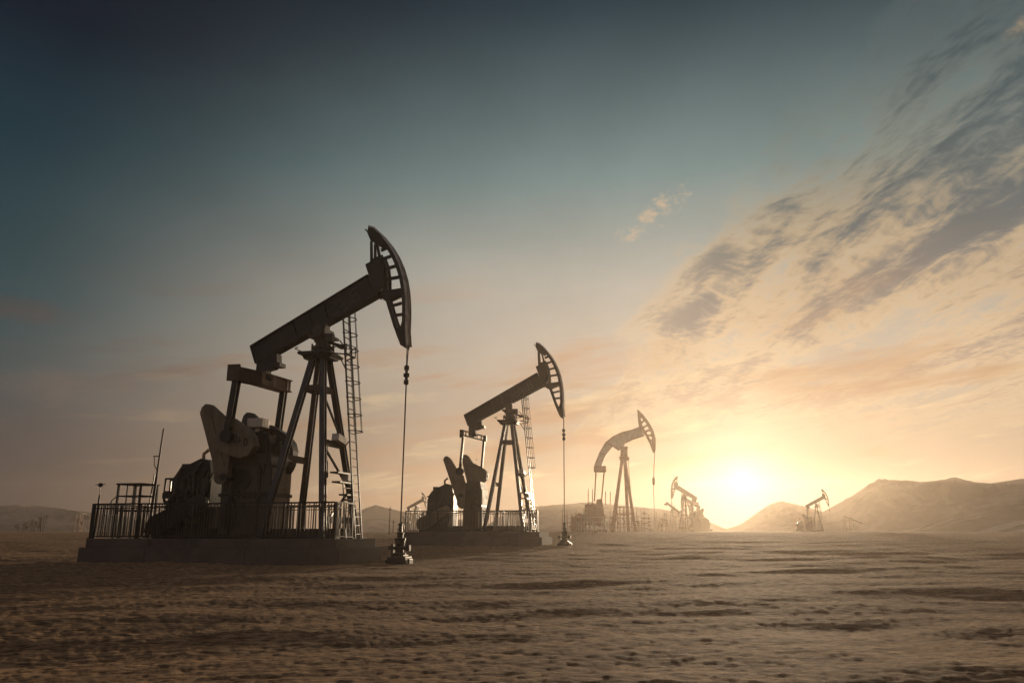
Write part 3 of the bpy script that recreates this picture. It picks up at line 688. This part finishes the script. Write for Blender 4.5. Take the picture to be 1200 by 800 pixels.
    MB().path([(-8.4+d, 0, 3.7), (-8.4+d, 0, 4.15), (-8.2+d, 0, 4.3)], .07, 8).build('exhaust_pipe', M['hazed_rust'], e); MB().box((-8.9+d, -.2, 3.62), (.34, .4, .22)).build('air_filter', M['gear'], e)
    pi = MB(); rnd = random.Random(4+style)
    for k in range(9):
        x = -9.1+d+.17*k; z = 1.7+rnd.random()*.5
        pi.path([(x, -.58, z), (x+.1, -.72-rnd.random()*.15, z+.5), (x-.12+rnd.random()*.3, -.74, z+.9+rnd.random()*.4), (x+.2, -.56, z+1.4+rnd.random()*.3)], .035+.02*rnd.random(), 6)
    for k in range(4): pi.tube((-9.0+d+.38*k, -.56, 2.6), (-9.0+d+.38*k, -.74, 2.6), .13, 12)
    pi.ring(-8.25+d, 2.2, .42, .32, -.70, -.60); pi.box((-8.25+d, -.63, 1.7), (.7, .14, .5)); pi.box((-7.8+d, -.6, 2.9), (.3, .25, .5))
    pi.build('engine_pipe', M['gear'], e)
    fr = MB()
    if style == 1:
        fr.path([(-9.30, -.4, 3.15), (-9.72, -.4, 3.16), (-9.74, -.4, 2.66), (-9.30, -.4, 2.62)], .05, 6); fr.path([(-9.50, -.4, 3.16), (-9.50, -.4, 2.62)], .04, 6)
        fr.path([(-9.30, -.2, 2.52), (-9.92, -.2, 2.56), (-9.85, -.2, 2.30), (-9.55, -.2, 2.12), (-9.3, -.2, 2.02)], .06, 6); fr.bb(-9.75, -9.3, -.5, .4, 2.40, 2.62)
    else:
        for x in (-9.0+d, -8.2+d): fr.tube((x, -.4, 2.2), (x, -.4, 3.35), .03, 5)
        for z in (2.5, 2.9, 3.35): fr.tube((-9.0+d, -.4, z), (-8.2+d, -.4, z), .025, 5)
    fr.build('engine_bracket', M['steel'], e)
    bg = MB(); n_ = 12; a, b = (-9.55+d, 1.36, .42), (-7.80+d*.6, 2.20, .30)
    th_ = math.atan2(b[1]-a[1], b[0]-a[0])
    poly = [(a[0]+a[2]*math.cos(th_+math.pi/2+math.pi*k/n_), a[1]+a[2]*math.sin(th_+math.pi/2+math.pi*k/n_)) for k in range(n_+1)]+[(b[0]+b[2]*math.cos(th_-math.pi/2+math.pi*k/n_), b[1]+b[2]*math.sin(th_-math.pi/2+math.pi*k/n_)) for k in range(n_+1)]
    bg.prism(poly, -.98, -.74); bg.build('belt_guard', M['steel'] if style == 1 else M['tan'], root, .03)
    for v in (-.5, .5): MB().bb(ex0-.55, -2.2, v-.1, v+.1, PAD, PAD+.36).build('skid', M['steel'], root)
    # ---- caged ladder in front of the front far leg
    la = MB()
    l0, l1 = Vector((-1.98, .48, PAD)), Vector((-2.80, .06, 10.1)); wv = Vector((0, .62, 0))
    for q in (Vector((0, 0, 0)), wv): la.bar(l0+q, l1+q, .075, .05)
    k = 0
    while k < 29: p = l0.lerp(l1, (k+.5)/29); la.tube(p, p+wv, .022, 5); k += 1
    lad = la.build('ladder', M['steel'], root)
    cg = MB(); cr = .40
    hoops = []
    for k in range(9):
        p = l0.lerp(l1, .44+k*.07)+wv*.5
        pts = [p+Vector((cr*.95*math.sin(t)+.02, .40*math.cos(t), 0)) for t in np.linspace(-.12, math.pi+.12, 11)]; hoops.append(pts); cg.path(pts, .021, 5)
    for j in (2, 5, 8):
        for k in range(8): cg.tube(hoops[k][j], hoops[k+1][j], .013, 5)
    cg.tube(hoops[0][8]+Vector((0, .12, -.4)), hoops[8][8]+Vector((0, .12, .6)), .013, 5)
    cg.build('safety_cage', M['steel'], lad)
    p = l0.lerp(l1, .80); MB().path([p, p+Vector((-.2, -.05, .25)), Vector((-3.0, .4, 8.6))], .025, 5).build('ladder_stay', M['steel'], lad)
    for t_, q_ in ((.70, Vector((-2.95, .45, 7.9))), (.40, on(1, 1, 4.3))): MB().tube(l0.lerp(l1, t_), q_, .025, 5).build('ladder_stay', M['steel'], lad)
    ll = MB()                                                            # short service ladder at the front
    a0, a1 = Vector((-1.98, -.35, PAD)), Vector((-2.28, -.18, 2.9))
    for q in (0, .72): ll.tube(a0+Vector((0, q, 0)), a1+Vector((0, q, 0)), .025, 5)
    for k in range(5): p = a0.lerp(a1, .08+k*.21); ll.tube(p, p+Vector((0, .72, 0)), .02, 5)
    ll.build('short_ladder', M['steel'], root)
    # ---- bridle cable, carrier and polished rod
    c, s_ = math.cos(tilt), math.sin(tilt); hb = Vector((.07, 0, 8.08)); hu, hz = pu+(hb.x-pu)*c-(hb.z-pz)*s_, pz+(hb.x-pu)*s_+(hb.z-pz)*c
    cz = max(hz-.95, 1.9)
    if tilt == 0:
        br = MB()
        for v in (-.07, .07): br.tube((hu, v, hz), (hu-.02, v*.6, cz+.1), .022, 6)
        br.build('bridle_cable', M['steel'], root)
        ca = MB(); ca.lathe([(.06, cz+.22), (.10, cz+.18), (.10, cz+.04), (.055, cz+.02), (.055, cz-.08), (.12, cz-.10), (.12, cz-.22), (.06, cz-.25), (.06, cz-.34), (.10, cz-.36), (.10, cz-.50), (.05, cz-.54)], (hu-.02, 0, 0), 12); ca.build('carrier_bar', M['steel'], root, smooth=True)
        ro = MB(); ro.tube((hu-.02, 0, cz-.5), (-.0, 0, 1.15), .028, 8); ro.build('polished_rod', M['gear'], root)
    OFF = Vector((0, 0, 0))
    return root

def jack_at(o, P, scale=1.0):
    place(o, P, BASE[0]*scale, 0, BASE[2]*scale); o.scale = (scale,)*3
    return o
G = 'pump jacks of the oil field'
j1 = make_jack(1); jack_at(j1, P1); tag(j1, 'largest and nearest pump jack, black beam over tan counterweight, on fenced concrete base', 'pump jack', G)
j2 = make_jack(2); jack_at(j2, P2); tag(j2, 'second largest dark pump jack, two raised tan crank arms behind its fence', 'pump jack', G)

# ------------------------------------------------------------------ concrete bases, fences
def base(P, u0, u1, label, seams):
    r = empty('concrete_base'); place(r, P, (u0+u1)/2, 0, 0)
    c = (u0+u1)/2
    lo = MB(); x0, x1 = u0-c, u1-c
    cuts = [x0]+[q-c for q in seams]+[x1]
    for a, b in zip(cuts[:-1], cuts[1:]): lo.bb(a+.006, b-.006, -1.95, 1.95, -.55, .55)
    lo.build('lower_tier', M['concrete'], r, .025)
    up = MB()
    for a, b in zip(cuts[:-1], cuts[1:]): up.bb((a+.16 if a == x0 else a+.006), (b-.20 if b == x1 else b-.006), -1.78, 1.78, .552, PAD-.004)
    up.build('upper_tier', M['concrete'], r, .02)
    return tag(r, label, 'concrete base', 'concrete pump bases')
base(P1, -12.05, -1.50, 'long two tier concrete base under the nearest pump jack', (-9.2, -5.1, -2.62))
base(P2, -10.2, -1.10, 'shorter two tier concrete base under the second pump jack', (-6.4, -2.6))

def fence(P, p0, p1, label, h=1.27, step=.135, lean=0.0, seed=1, missing=0.0, sheet=False):
    """railing of upright bars between two points (u, v)"""
    rnd = random.Random(seed)
    a, b = Vector((*p0, 0)), Vector((*p1, 0)); ln = (b-a).length
    r = empty('railing_fence'); place(r, P, a.x, a.y, PAD, math.atan2(b.y-a.y, b.x-a.x))
    bars = MB(); x = .06
    while x < ln-.04:
        if rnd.random() >= missing:
            q = rnd.uniform(-.03, .03)+lean; w = rnd.choice((.022, .026, .03, .038))
            bars.bar((x, rnd.uniform(-.012, .012), .06), (x+q, rnd.uniform(-.015, .015), h-.03), w, w)
        x += step*rnd.uniform(.72, 1.25)
    bars.build('bars', M['rail_steel'], r)
    for z, t in ((h, .06), (.07, .045), (h-.16, .03)):
        q = MB(); n_ = max(2, int(ln/1.6)); pts = [Vector((ln*k/n_, rnd.uniform(-.01, .01), z+rnd.uniform(-.012, .012))) for k in range(n_+1)]
        for k in range(n_): q.bar(pts[k], pts[k+1], t, t)
        q.build('rail', M['steel'], r)
    k = max(1, round(ln/2.1))
    for i in range(k+1):
        q = MB(); x = ln*i/k; q.bar((x, .05, 0), (x+lean*.5, .05, h+.02), .07, .07); q.box((x, .05, .015), (.16, .16, .03)); q.build('post', M['steel'], r)
    return tag(r, label, 'fence', 'railing fences on the pump bases')
fence(P1, (-11.82, -1.66), (-1.86, -1.66), 'long iron railing along the near edge of the largest concrete base', seed=1)
fence(P1, (-11.82, 1.66), (-3.2, 1.66), 'iron railing along the rear edge of the largest concrete base', seed=2, step=.2)
fence(P1, (-11.84, -1.60), (-11.84, 1.60), 'short iron railing closing the left end of the largest base', seed=3)
fence(P1, (-1.84, -1.58), (-1.84, -.05), 'short iron railing beside the front legs of the nearest pump', seed=4)
fence(P2, (-9.95, -1.66), (-1.45, -1.66), 'iron railing along the near edge of the second concrete base', seed=5, step=.16)
fence(P2, (-9.95, 1.66), (-2.0, 1.66), 'iron railing along the rear edge of the second concrete base', seed=6, step=.24)

# ------------------------------------------------------------------ wellheads
def wellhead():
    r = empty('wellhead')
    b = MB(); b.bb(-.40, .40, -.40, .40, -.25, .26); b.bb(-.52, -.41, -.3, .3, -.2, .16); b.bb(.42, .52, -.2, .25, -.2, .18); b.bb(-.30, .28, -.3, .3, .262, .33); b.build('cellar_block', M['steel'], r, .02)
    c = MB(); c.lathe([(.26, .33), (.26, .40), (.17, .41), (.17, .52), (.25, .53), (.25, .62), (.19, .63), (.21, .74), (.21, .86), (.24, .87), (.24, .95), (.13, .96), (.13, 1.10), (.16, 1.11), (.16, 1.16), (.09, 1.18), (.075, 1.42), (.10, 1.43), (.10, 1.50), (.04, 1.52)], (0, 0, 0), 18); c.build('casing_head', M['steel'], r, smooth=True)
    v = MB(); v.tube((-.42, 0, .58), (.40, 0, .58), .07, 10); v.lathe([(.11, .50), (.11, .66)], (-.40, 0, 0), 10); v.box((.38, 0, .58), (.16, .2, .22))
    v.tube((0, -.38, .80), (0, 0, .80), .055, 8); v.bb(-.36, -.26, -.1, .1, .34, .72); v.build('side_valve', M['steel'], r, smooth=True)
    hw = MB(); hw.ring(-.40, .82, .12, .09, -.02, .02, 16); hw.bar((-.51, 0, .82), (-.29, 0, .82), .02, .02); hw.tube((-.40, 0, .66), (-.40, 0, .82), .018, 6); hw.build('hand_wheel', M['hazed_rust'], r)
    return r
w1 = wellhead(); place(w1, P1, 0, 0, 0); w1.scale = (.86, .86, .95); tag(w1, 'black wellhead standing in the sand right of the largest base', 'wellhead', 'wellheads')
w2 = copy_tree(w1); place(w2, P2, 0, 0, 0); tag(w2, 'hazy wellhead under the rod of the second pump jack', 'wellhead', 'wellheads')

# ------------------------------------------------------------------ items on the nearest base
pf = empty('service_platform'); place(pf, P1, -11.1, -.2, PAD)
q = MB()
for x in (-.52, .52):
    for y in (-.5, .5): q.bar((x, y, 0), (x*.96, y, 2.05), .07, .07)
q.bb(-.58, .58, -.56, .56, 2.05, 2.11); q.build('frame', M['steel'], pf)
q = MB()
for z in (1.62, 1.05):
    for y in (-.5, .5): q.bar((-.52, y, z), (.52, y, z), .04, .04)
    for x in (-.52, .52): q.bar((x, -.5, z), (x, .5, z), .04, .04)
q.bar((-.1, -.5, 1.05), (-.1, -.5, 2.05), .035, .035); q.bar((.2, -.5, 1.05), (.2, -.5, 2.05), .035, .035); q.build('rail', M['steel'], pf)
q = MB(); q.path([(-.55, -.5, 1.6), (-.75, -.5, 1.45), (-.82, -.5, 1.2)], .02, 5); q.build('hose', M['black'], pf)
tag(pf, 'small railed steel platform at the left end of the largest base', 'platform')
ms = empty('mast'); place(ms, P1, -10.5, .05, PAD)
q = MB(); q.tube((-.12, 0, 0), (.0, 0, 2.4), .06, 8, .05); q.tube((0, 0, 2.4), (.10, 0, 4.35), .04, 8, .028); q.build('pole', M['brown_steel'], ms)
q = MB(); q.path([(.04, 0, 2.6), (-.15, 0, 2.85), (-.20, 0, 3.22)], .02, 5); q.bar((-.24, 0, 3.22), (.04, 0, 3.22), .03, .04); q.tube((-.30, 0, .2), (-.10, 0, 2.5), .025, 6); q.build('bracket', M['steel'], ms)
tag(ms, 'thin leaning steel mast rising from behind the small railed platform', 'mast')
lp = empty('lamp_post'); place(lp, P1, -11.78, -1.72, PAD)
q = MB(); q.tube((0, .2, 0), (.03, .2, 1.62), .045, 8, .03); q.tube((.03, .2, 1.62), (.02, .2, 2.0), .014, 6); q.build('pole', M['steel'], lp)
q = MB(); q.bar((-.22, .2, 2.02), (.24, .2, 2.04), .05, .02); q.lathe([(.02, 2.08), (.07, 2.06), (.10, 1.98), (.02, 1.92)], (.02, .2, 0), 10); q.build('lamp_head', M['steel'], lp)
tag(lp, 'short post with a small lamp head at the left corner of the fence', 'lamp post')

# ------------------------------------------------------------------ farther things
def site(x, D, yaw, z=None):
    zz = float(terrain(np.array([(x-600)/959*D]), np.array([float(D)]))[0]) if z is None else z
    return dict(loc=((x-600)/959*D, D, zz-.04), yaw=R(yaw))
# pump with a curved goose-neck beam
def goose():
    global OFF
    OFF = Vector((-3.4, 0, .4)); r = empty('pump_jack'); mt = M['hazed_rust']
    fe = {}
    for i, (u, v, m_) in enumerate(((-4.9, -1.3, mt), (-4.7, 1.3, mt), (-3.0, -1.3, mt), (-2.1, 1.3, mt))):
        b = MB(); b.bar((u, v, .4), (-3.25+.12*(1 if u > -4 else -1), .25*(1 if v > 0 else -1), 9.0), .34, .34 if u > -4 else .2, (1, 0, 0)); b.build('leg', m_, r)
    b = MB(); b.lathe([(.5, 8.7), (.55, 9.0), (.40, 9.1), (.34, 9.9), (.5, 9.95), (.5, 10.2)], (-3.2, 0, 0), 14); b.bb(-3.7, -2.6, -.5, .5, 8.6, 8.9); b.build('saddle_bearing', mt, r)
    top = [(-6.65, 8.0), (-6.02, 9.46), (-5.3, 10.63), (-4.4, 11.35), (-3.4, 11.80), (-2.22, 12.08), (-1.32, 12.40)]
    bot = [(-.75, 11.45), (-2.05, 11.05), (-2.95, 10.62), (-3.30, 9.85), (-3.75, 9.75), (-4.45, 10.28), (-5.34, 9.26), (-5.97, 7.8)]
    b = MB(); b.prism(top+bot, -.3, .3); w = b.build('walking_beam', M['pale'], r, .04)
    b = MB()
    for i in range(len(top)-1): b.bar((top[i][0], 0, top[i][1]), (top[i+1][0], 0, top[i+1][1]), .8, .09)
    for i in (0, 1, 4, 5, 6):
        b.bar((bot[i][0], 0, bot[i][1]), (bot[(i+1)][0], 0, bot[i+1][1]), .8, .09)
    for i, j in ((1, 6), (2, 5)): b.bar((top[i][0], 0, top[i][1]), (bot[j][0], 0, bot[j][1]), .7, .07)
    b.build('flange', mt, w)
    outer = [(-1.44, 14.52), (-.87, 13.95), (-.22, 13.04), (.28, 12.05), (.52, 11.06), (.49, 9.98), (.37, 9.40)]
    b = MB()
    for v0, v1 in ((-.3, -.22), (.22, .3)):
        b.prism(outer+[(.18, 9.5), (-.02, 10.2), (.16, 11.0), (.0, 11.95), (-.45, 12.9), (-.98, 13.6), (-1.2, 13.4), (-1.40, 13.3)], v0, v1)
        b.prism([(-1.40, 13.4), (-1.30, 12.36), (-.60, 11.5), (-.13, 10.48), (.18, 9.5), (.1, 10.4), (-.25, 11.4), (-.9, 12.5), (-1.1, 13.4)], v0, v1)
        for a, c in (((-1.1, 12.9), (-.7, 13.2)), ((-.85, 12.4), (-.3, 12.7)), ((-.55, 11.95), (-.05, 12.1)), ((-.3, 11.45), (.1, 11.5)), ((-.15, 10.9), (.1, 10.9))): b.bar((a[0], (v0+v1)/2, a[1]), (c[0], (v0+v1)/2, c[1]), .09, .20)
    for i in range(len(outer)-1): b.bar((outer[i][0], 0, outer[i][1]), (outer[i+1][0], 0, outer[i+1][1]), .64, .06)
    b.build('horse_head', mt, r)
    b = MB(); b.bb(-6.75, -5.3, -.55, .55, 7.25, 7.95); b.build('equalizer', mt, r, .12)
    for u, v, u2 in ((-6.5, -.5, -6.75), (-5.55, .5, -5.95)):
        b = MB(); b.bar((u, v, 7.3), (u2, v*2, 3.9), .16, .16); b.build('pitman', mt, r)
    b = MB(); b.prism([(-7.95, 1.2), (-7.85, 3.5), (-7.3, 3.7), (-7.2, 3.3), (-6.6, 3.35), (-6.5, 4.1), (-5.9, 4.15), (-5.75, 3.1), (-5.6, 1.6), (-6.2, 1.2)], -.8, .8); b.bb(-8.0, -5.4, -.9, .9, .4, .7)
    for x in (-7.8, -6.9, -5.7): b.bb(x-.1, x+.1, -.85, .85, .7, 1.3)
    b.build('gear_reducer', mt, r)
    rnd = random.Random(8); b = MB()
    for k in range(13):
        x = -8.9+.32*k; hh = rnd.uniform(1.2, 3.1); b.tube((x, -1.5, .4), (x+rnd.uniform(-.1, .1), -1.5, hh), .05, 5)
        b.path([(x, -1.5, hh*.8), (x+.25, -1.5, hh*.85), (x+.3, -1.3, hh*.4)], .04, 5)
    for z in (.9, 1.5, 2.1): b.tube((-9.0, -1.5, z), (-4.9, -1.5, z+rnd.uniform(-.1, .1)), .04, 5)
    b.build('pipework', M['pale'], r)
    b = MB(); b.disc(-6.9, 2.6, 1.0, -1.35, -1.05); b.prism([(-7.5, 1.3), (-5.9, 1.0), (-5.5, 2.2), (-6.5, 3.3)], -1.4, -1.05); b.build('counterweight', mt, r, .05)
    for x in (-7.5, -7.0, -5.5, -4.95): MB().tube((x, 0, 3.5), (x+.06, 0, 5.3-.3*(x > -6)), .05, 6).build('exhaust_pipe', mt, r)
    b = MB(); b.prism([(-9.6, .4), (-9.5, 1.9), (-8.6, 2.6), (-7.9, 2.3), (-7.9, .4)], -.8, .8)
    for k in range(6): b.tube((-9.4+.25*k, -.85, .6), (-9.3+.25*k, -.9, 2.0), .05, 6)
    b.build('engine', mt, r)
    b = MB(); b.bb(-10.6, -1.6, -1.7, 1.7, 0, .4); b.build('skid', mt, r)
    b = MB()
    for v in (-.2, .2): b.tube((-2.3, v+.9, .4), (-2.75, v+.9, 10.2), .03, 5)
    for k in range(26): p = Vector((-2.3, .7, .4)).lerp(Vector((-2.75, .7, 10.2)), (k+.5)/26); b.tube(p, p+Vector((0, .4, 0)), .02, 5)
    b.build('ladder', mt, r)
    b = MB(); b.tube((.38, 0, 9.4), (.10, 0, 6.3), .05, 6); b.tube((.10, 0, 6.3), (.05, 0, .6), .035, 6); b.lathe([(.1, 6.6), (.16, 6.4), (.16, 5.9), (.08, 5.7)], (.12, 0, 0), 8); b.build('polished_rod', mt, r)
    b = MB()
    for x in (-4.2, -3.9, -3.5, -2.6): b.tube((x, -1.5, .4), (x, -1.5, 3.2), .05, 5)
    for z in (1.4, 2.4, 3.2): b.tube((-4.2, -1.5, z), (-2.6, -1.5, z), .04, 5)
    b.build('guard_rail', mt, r)
    OFF = Vector((0, 0, 0)); return r
P3 = site(767, 146, -6); g3 = goose(); place(g3, P3, -3.4*1.56, 0, 0); g3.scale = (1.56,)*3
tag(g3, 'pale hazy pump jack with a curved gooseneck beam left of the sun', 'pump jack', G)

def far_jack(src, x, D, yaw, sc, label, flip=False):
    o = copy_tree(src); S = site(x, D, yaw); jack_at(o, S, sc); o.location.z = S['loc'][2]+.18*sc; tag(o, label, 'pump jack', G); return o
far_jack(j1, 789, 225, 200, 1.22, 'small hazy pump jack facing left in the sun glow, beam sloping down right')
far_jack(j2, 800, 240, 197, .95, 'smallest left facing pump jack, mostly behind the one in the glow')
far_jack(j1, 974, 145, -14, .605, 'lone hazy pump jack standing before the right hand mountains')
far_jack(j2, 499, 240, -12, .92, 'tiny faint pump jack seen above the fence of the second base')
jt = make_jack(3, R(-66)); o = jt; S = site(800, 255, -8); jack_at(o, S, .85); o.location.z = S['loc'][2]+.18*.85
tag(o, 'faint pump jack with its beam tipped steeply down, beside the gooseneck rod', 'pump jack', G)

# pipe frames, christmas trees, bare shrubs
def pipe_frame(x, D, w, h, nx, nz, label, seed, yaw=0):
    rnd = random.Random(seed); S = site(x, D, yaw); r = empty('pipe_frame'); place(r, S, 0, 0, 0)
    up = MB()
    for i in range(nx):
        px = -w/2+w*i/(nx-1)+rnd.uniform(-.1, .1)
        for dy in (0, 1.4): up.tube((px, dy, -.2), (px+rnd.uniform(-.06, .06), dy, h*rnd.uniform(.55, 1.0)), .045, 5)
    up.build('upright', M['hazed_rust'], r)
    cr = MB()
    for k in range(nz):
        z = h*(.2+.7*k/nz)*rnd.uniform(.9, 1.05); a = rnd.uniform(-w/2, 0); b = rnd.uniform(0, w/2)
        cr.tube((a, 0, z), (b, 0, z), .04, 5); cr.tube((a, 0, z), (a, 1.4, z), .04, 5); cr.tube((b, 1.4, z), (a, 1.4, z), .035, 5)
    cr.build('cross_pipe', M['hazed_rust'], r)
    for k in range(nx):
        MB().lathe([(.05, 0), (.16, .05), (.16, .3), (.05, .35)], (rnd.uniform(-w/2, w/2), 0, h*rnd.uniform(.15, .6)), 8).build('valve', M['hazed_rust'], r)
    return tag(r, label, 'pipe frame', 'pipe frames in the oil field')
pipe_frame(676, 138, 4.7, 4.1, 7, 6, 'hazy lattice of pipes left of the gooseneck pump', 11)
pipe_frame(735, 142, 5.7, 4.4, 8, 6, 'hazy pipe frame behind the legs of the gooseneck pump', 12)
pipe_frame(786, 200, 6.7, 5.6, 8, 5, 'very faint pipe frame under the left facing pump in the glow', 13)
pipe_frame(945, 188, 4.9, 5.3, 9, 6, 'faint spiky pipe frame left of the lone right hand pump jack', 14)
pipe_frame(91, 150, 1.3, 3.6, 4, 3, 'narrow faint pipe frame left of the largest base', 15)
pipe_frame(107, 165, 1.2, 4.4, 3, 3, 'faint thin pipe frame just left of the fence corner', 16)
def xmas(x, D, h, label):
    S = site(x, D, 0); r = empty('valve_tree'); place(r, S, 0, 0, 0)
    b = MB(); b.tube((0, 0, -.2), (0, 0, h), .05, 6); b.build('stem', M['hazed_rust'], r)
    for k in range(4):
        b = MB(); z = h*(.18+.2*k); w = .42*(1-.15*k); b.lathe([(.06, z-.14), (.15, z-.1), (.15, z+.1), (.06, z+.14)], (0, 0, 0), 8); b.tube((-w, 0, z), (w, 0, z), .045, 6)
        for q in (-w, w): b.lathe([(.10, z-.09), (.10, z+.09)], (q, 0, 0), 8)
        b.build('valve', M['hazed_rust'], r)
    return tag(r, label, 'valve tree', 'valve trees in the oil field')
xmas(755.5, 136, 4.0, 'taller hazy valve tree just right of the gooseneck pump legs')
xmas(761, 148, 3.2, 'smaller hazy valve tree beside the gooseneck pump rod')
xmas(748.5, 144, 2.1, 'shortest hazy valve tree at the foot of the gooseneck pump')
# slanted-boom frame right of the lone pump
S = site(1000, 170, 0); r = empty('boom_frame'); place(r, S, 0, 0, 0)
b = MB()
for x, h in ((-1.9, 2.5), (-1.4, 3.3), (-.6, 2.9), (.2, 2.4)): b.tube((x, 0, -.2), (x-.1, 0, h), .06, 5)
for z in (.7, 2.9): b.tube((-1.6, 0, z), (.2, 0, z-.15), .05, 5)
b.build('frame', M['bark'], r)
b = MB(); b.bar((-1.7, 0, 3.2), (2.1, 0, 1.7), .12, .14); b.build('boom', M['bark'], r)
tag(r, 'small pipe frame with a slanted boom right of the lone pump', 'boom frame')
def thin_pole(x, D, h, label):
    S = site(x, D, 0); r = empty('utility_pole'); place(r, S, 0, 0, 0)
    b = MB(); b.tube((0, 0, -.2), (.02, 0, h), .05, 6, .035); b.build('pole', M['bark'], r)
    b = MB(); b.bar((-.18, 0, h-.25), (.2, 0, h-.25), .05, .05); b.build('crossarm', M['bark'], r)
    return tag(r, label, 'pole', 'thin poles in the haze')
thin_pole(456, 74, 2.5, 'thin taller pole in the haze left of the nearest wellhead')
thin_pole(460.5, 90, 1.4, 'short thin pole in the haze behind the nearest wellhead')
thin_pole(500, 66, 3.1, 'thin pole behind the left end of the second fence')
# crop of dry shrubs on the left skyline
def shrub(x, D, h, w, seed, label):
    rnd = random.Random(seed); S = site(x, D, 0); r = empty('dry_shrub'); place(r, S, 0, 0, 0)
    st = MB(); tw = MB()
    for k in range(9):
        a = rnd.uniform(-1, 1); top = Vector((a*w*.5, rnd.uniform(-.5, .5)*w*.6, h*(1-.45*a*a)*rnd.uniform(.75, 1.0)))
        b0 = Vector((a*w*.22, rnd.uniform(-.1, .1), -.15)); mid = b0.lerp(top, .5)+Vector((rnd.uniform(-.15, .15), rnd.uniform(-.1, .1), 0))
        st.path([b0, mid, top], .035, 5)
        for q in range(9):
            p = mid.lerp(top, rnd.random()); tw.tube(p, p+Vector((rnd.uniform(-.5, .5), rnd.uniform(-.4, .4), rnd.uniform(.1, .5))), .018, 4, .008)
    st.build('stem', M['bark'], r); tw.build('twigs', M['bark'], r)
    return tag(r, label, 'shrub', 'dry shrubs on the left skyline')
shrub(25, 150, 1.9, 2.4, 1, 'low faint bare shrub, first from the left edge')
shrub(37, 156, 2.5, 2.2, 2, 'mid sized faint bare shrub between the low one and the tallest')
shrub(49, 150, 3.4, 2.0, 3, 'tallest faint bare shrub on the left skyline')

# ------------------------------------------------------------------ haze
HAZE_D, HAZE_G = .00040, .74
b = MB(); b.bb(-440, 440, -440, 440, -4, 27)
hm = bpy.data.materials.new('dusty_air'); hm.use_nodes = True; hn = hm.node_tree; hn.nodes.clear()
pv = hn.nodes.new('ShaderNodeVolumePrincipled'); pv.inputs['Color'].default_value = (1, .85, .69, 1); pv.inputs['Density'].default_value = HAZE_D; pv.inputs['Anisotropy'].default_value = HAZE_G
ho = hn.nodes.new('ShaderNodeOutputMaterial'); hn.links.new(pv.outputs[0], ho.inputs['Volume'])
hz = b.build('haze', hm); hz['kind'] = 'stuff'; hz['label'] = 'warm dusty air hanging over the whole desert'

# ------------------------------------------------------------------ render settings
SC.view_settings.view_transform = 'Standard'; SC.view_settings.look = 'None'; SC.view_settings.exposure = 0.0; SC.view_settings.gamma = 1.0; SC.view_settings.use_curve_mapping = False
SC.render.engine = 'CYCLES'
cy = SC.cycles; cy.use_denoising = True; cy.max_bounces = 5; cy.diffuse_bounces = 3; cy.glossy_bounces = 2; cy.volume_bounces = 1; cy.transparent_max_bounces = 8
cy.sample_clamp_indirect = 6
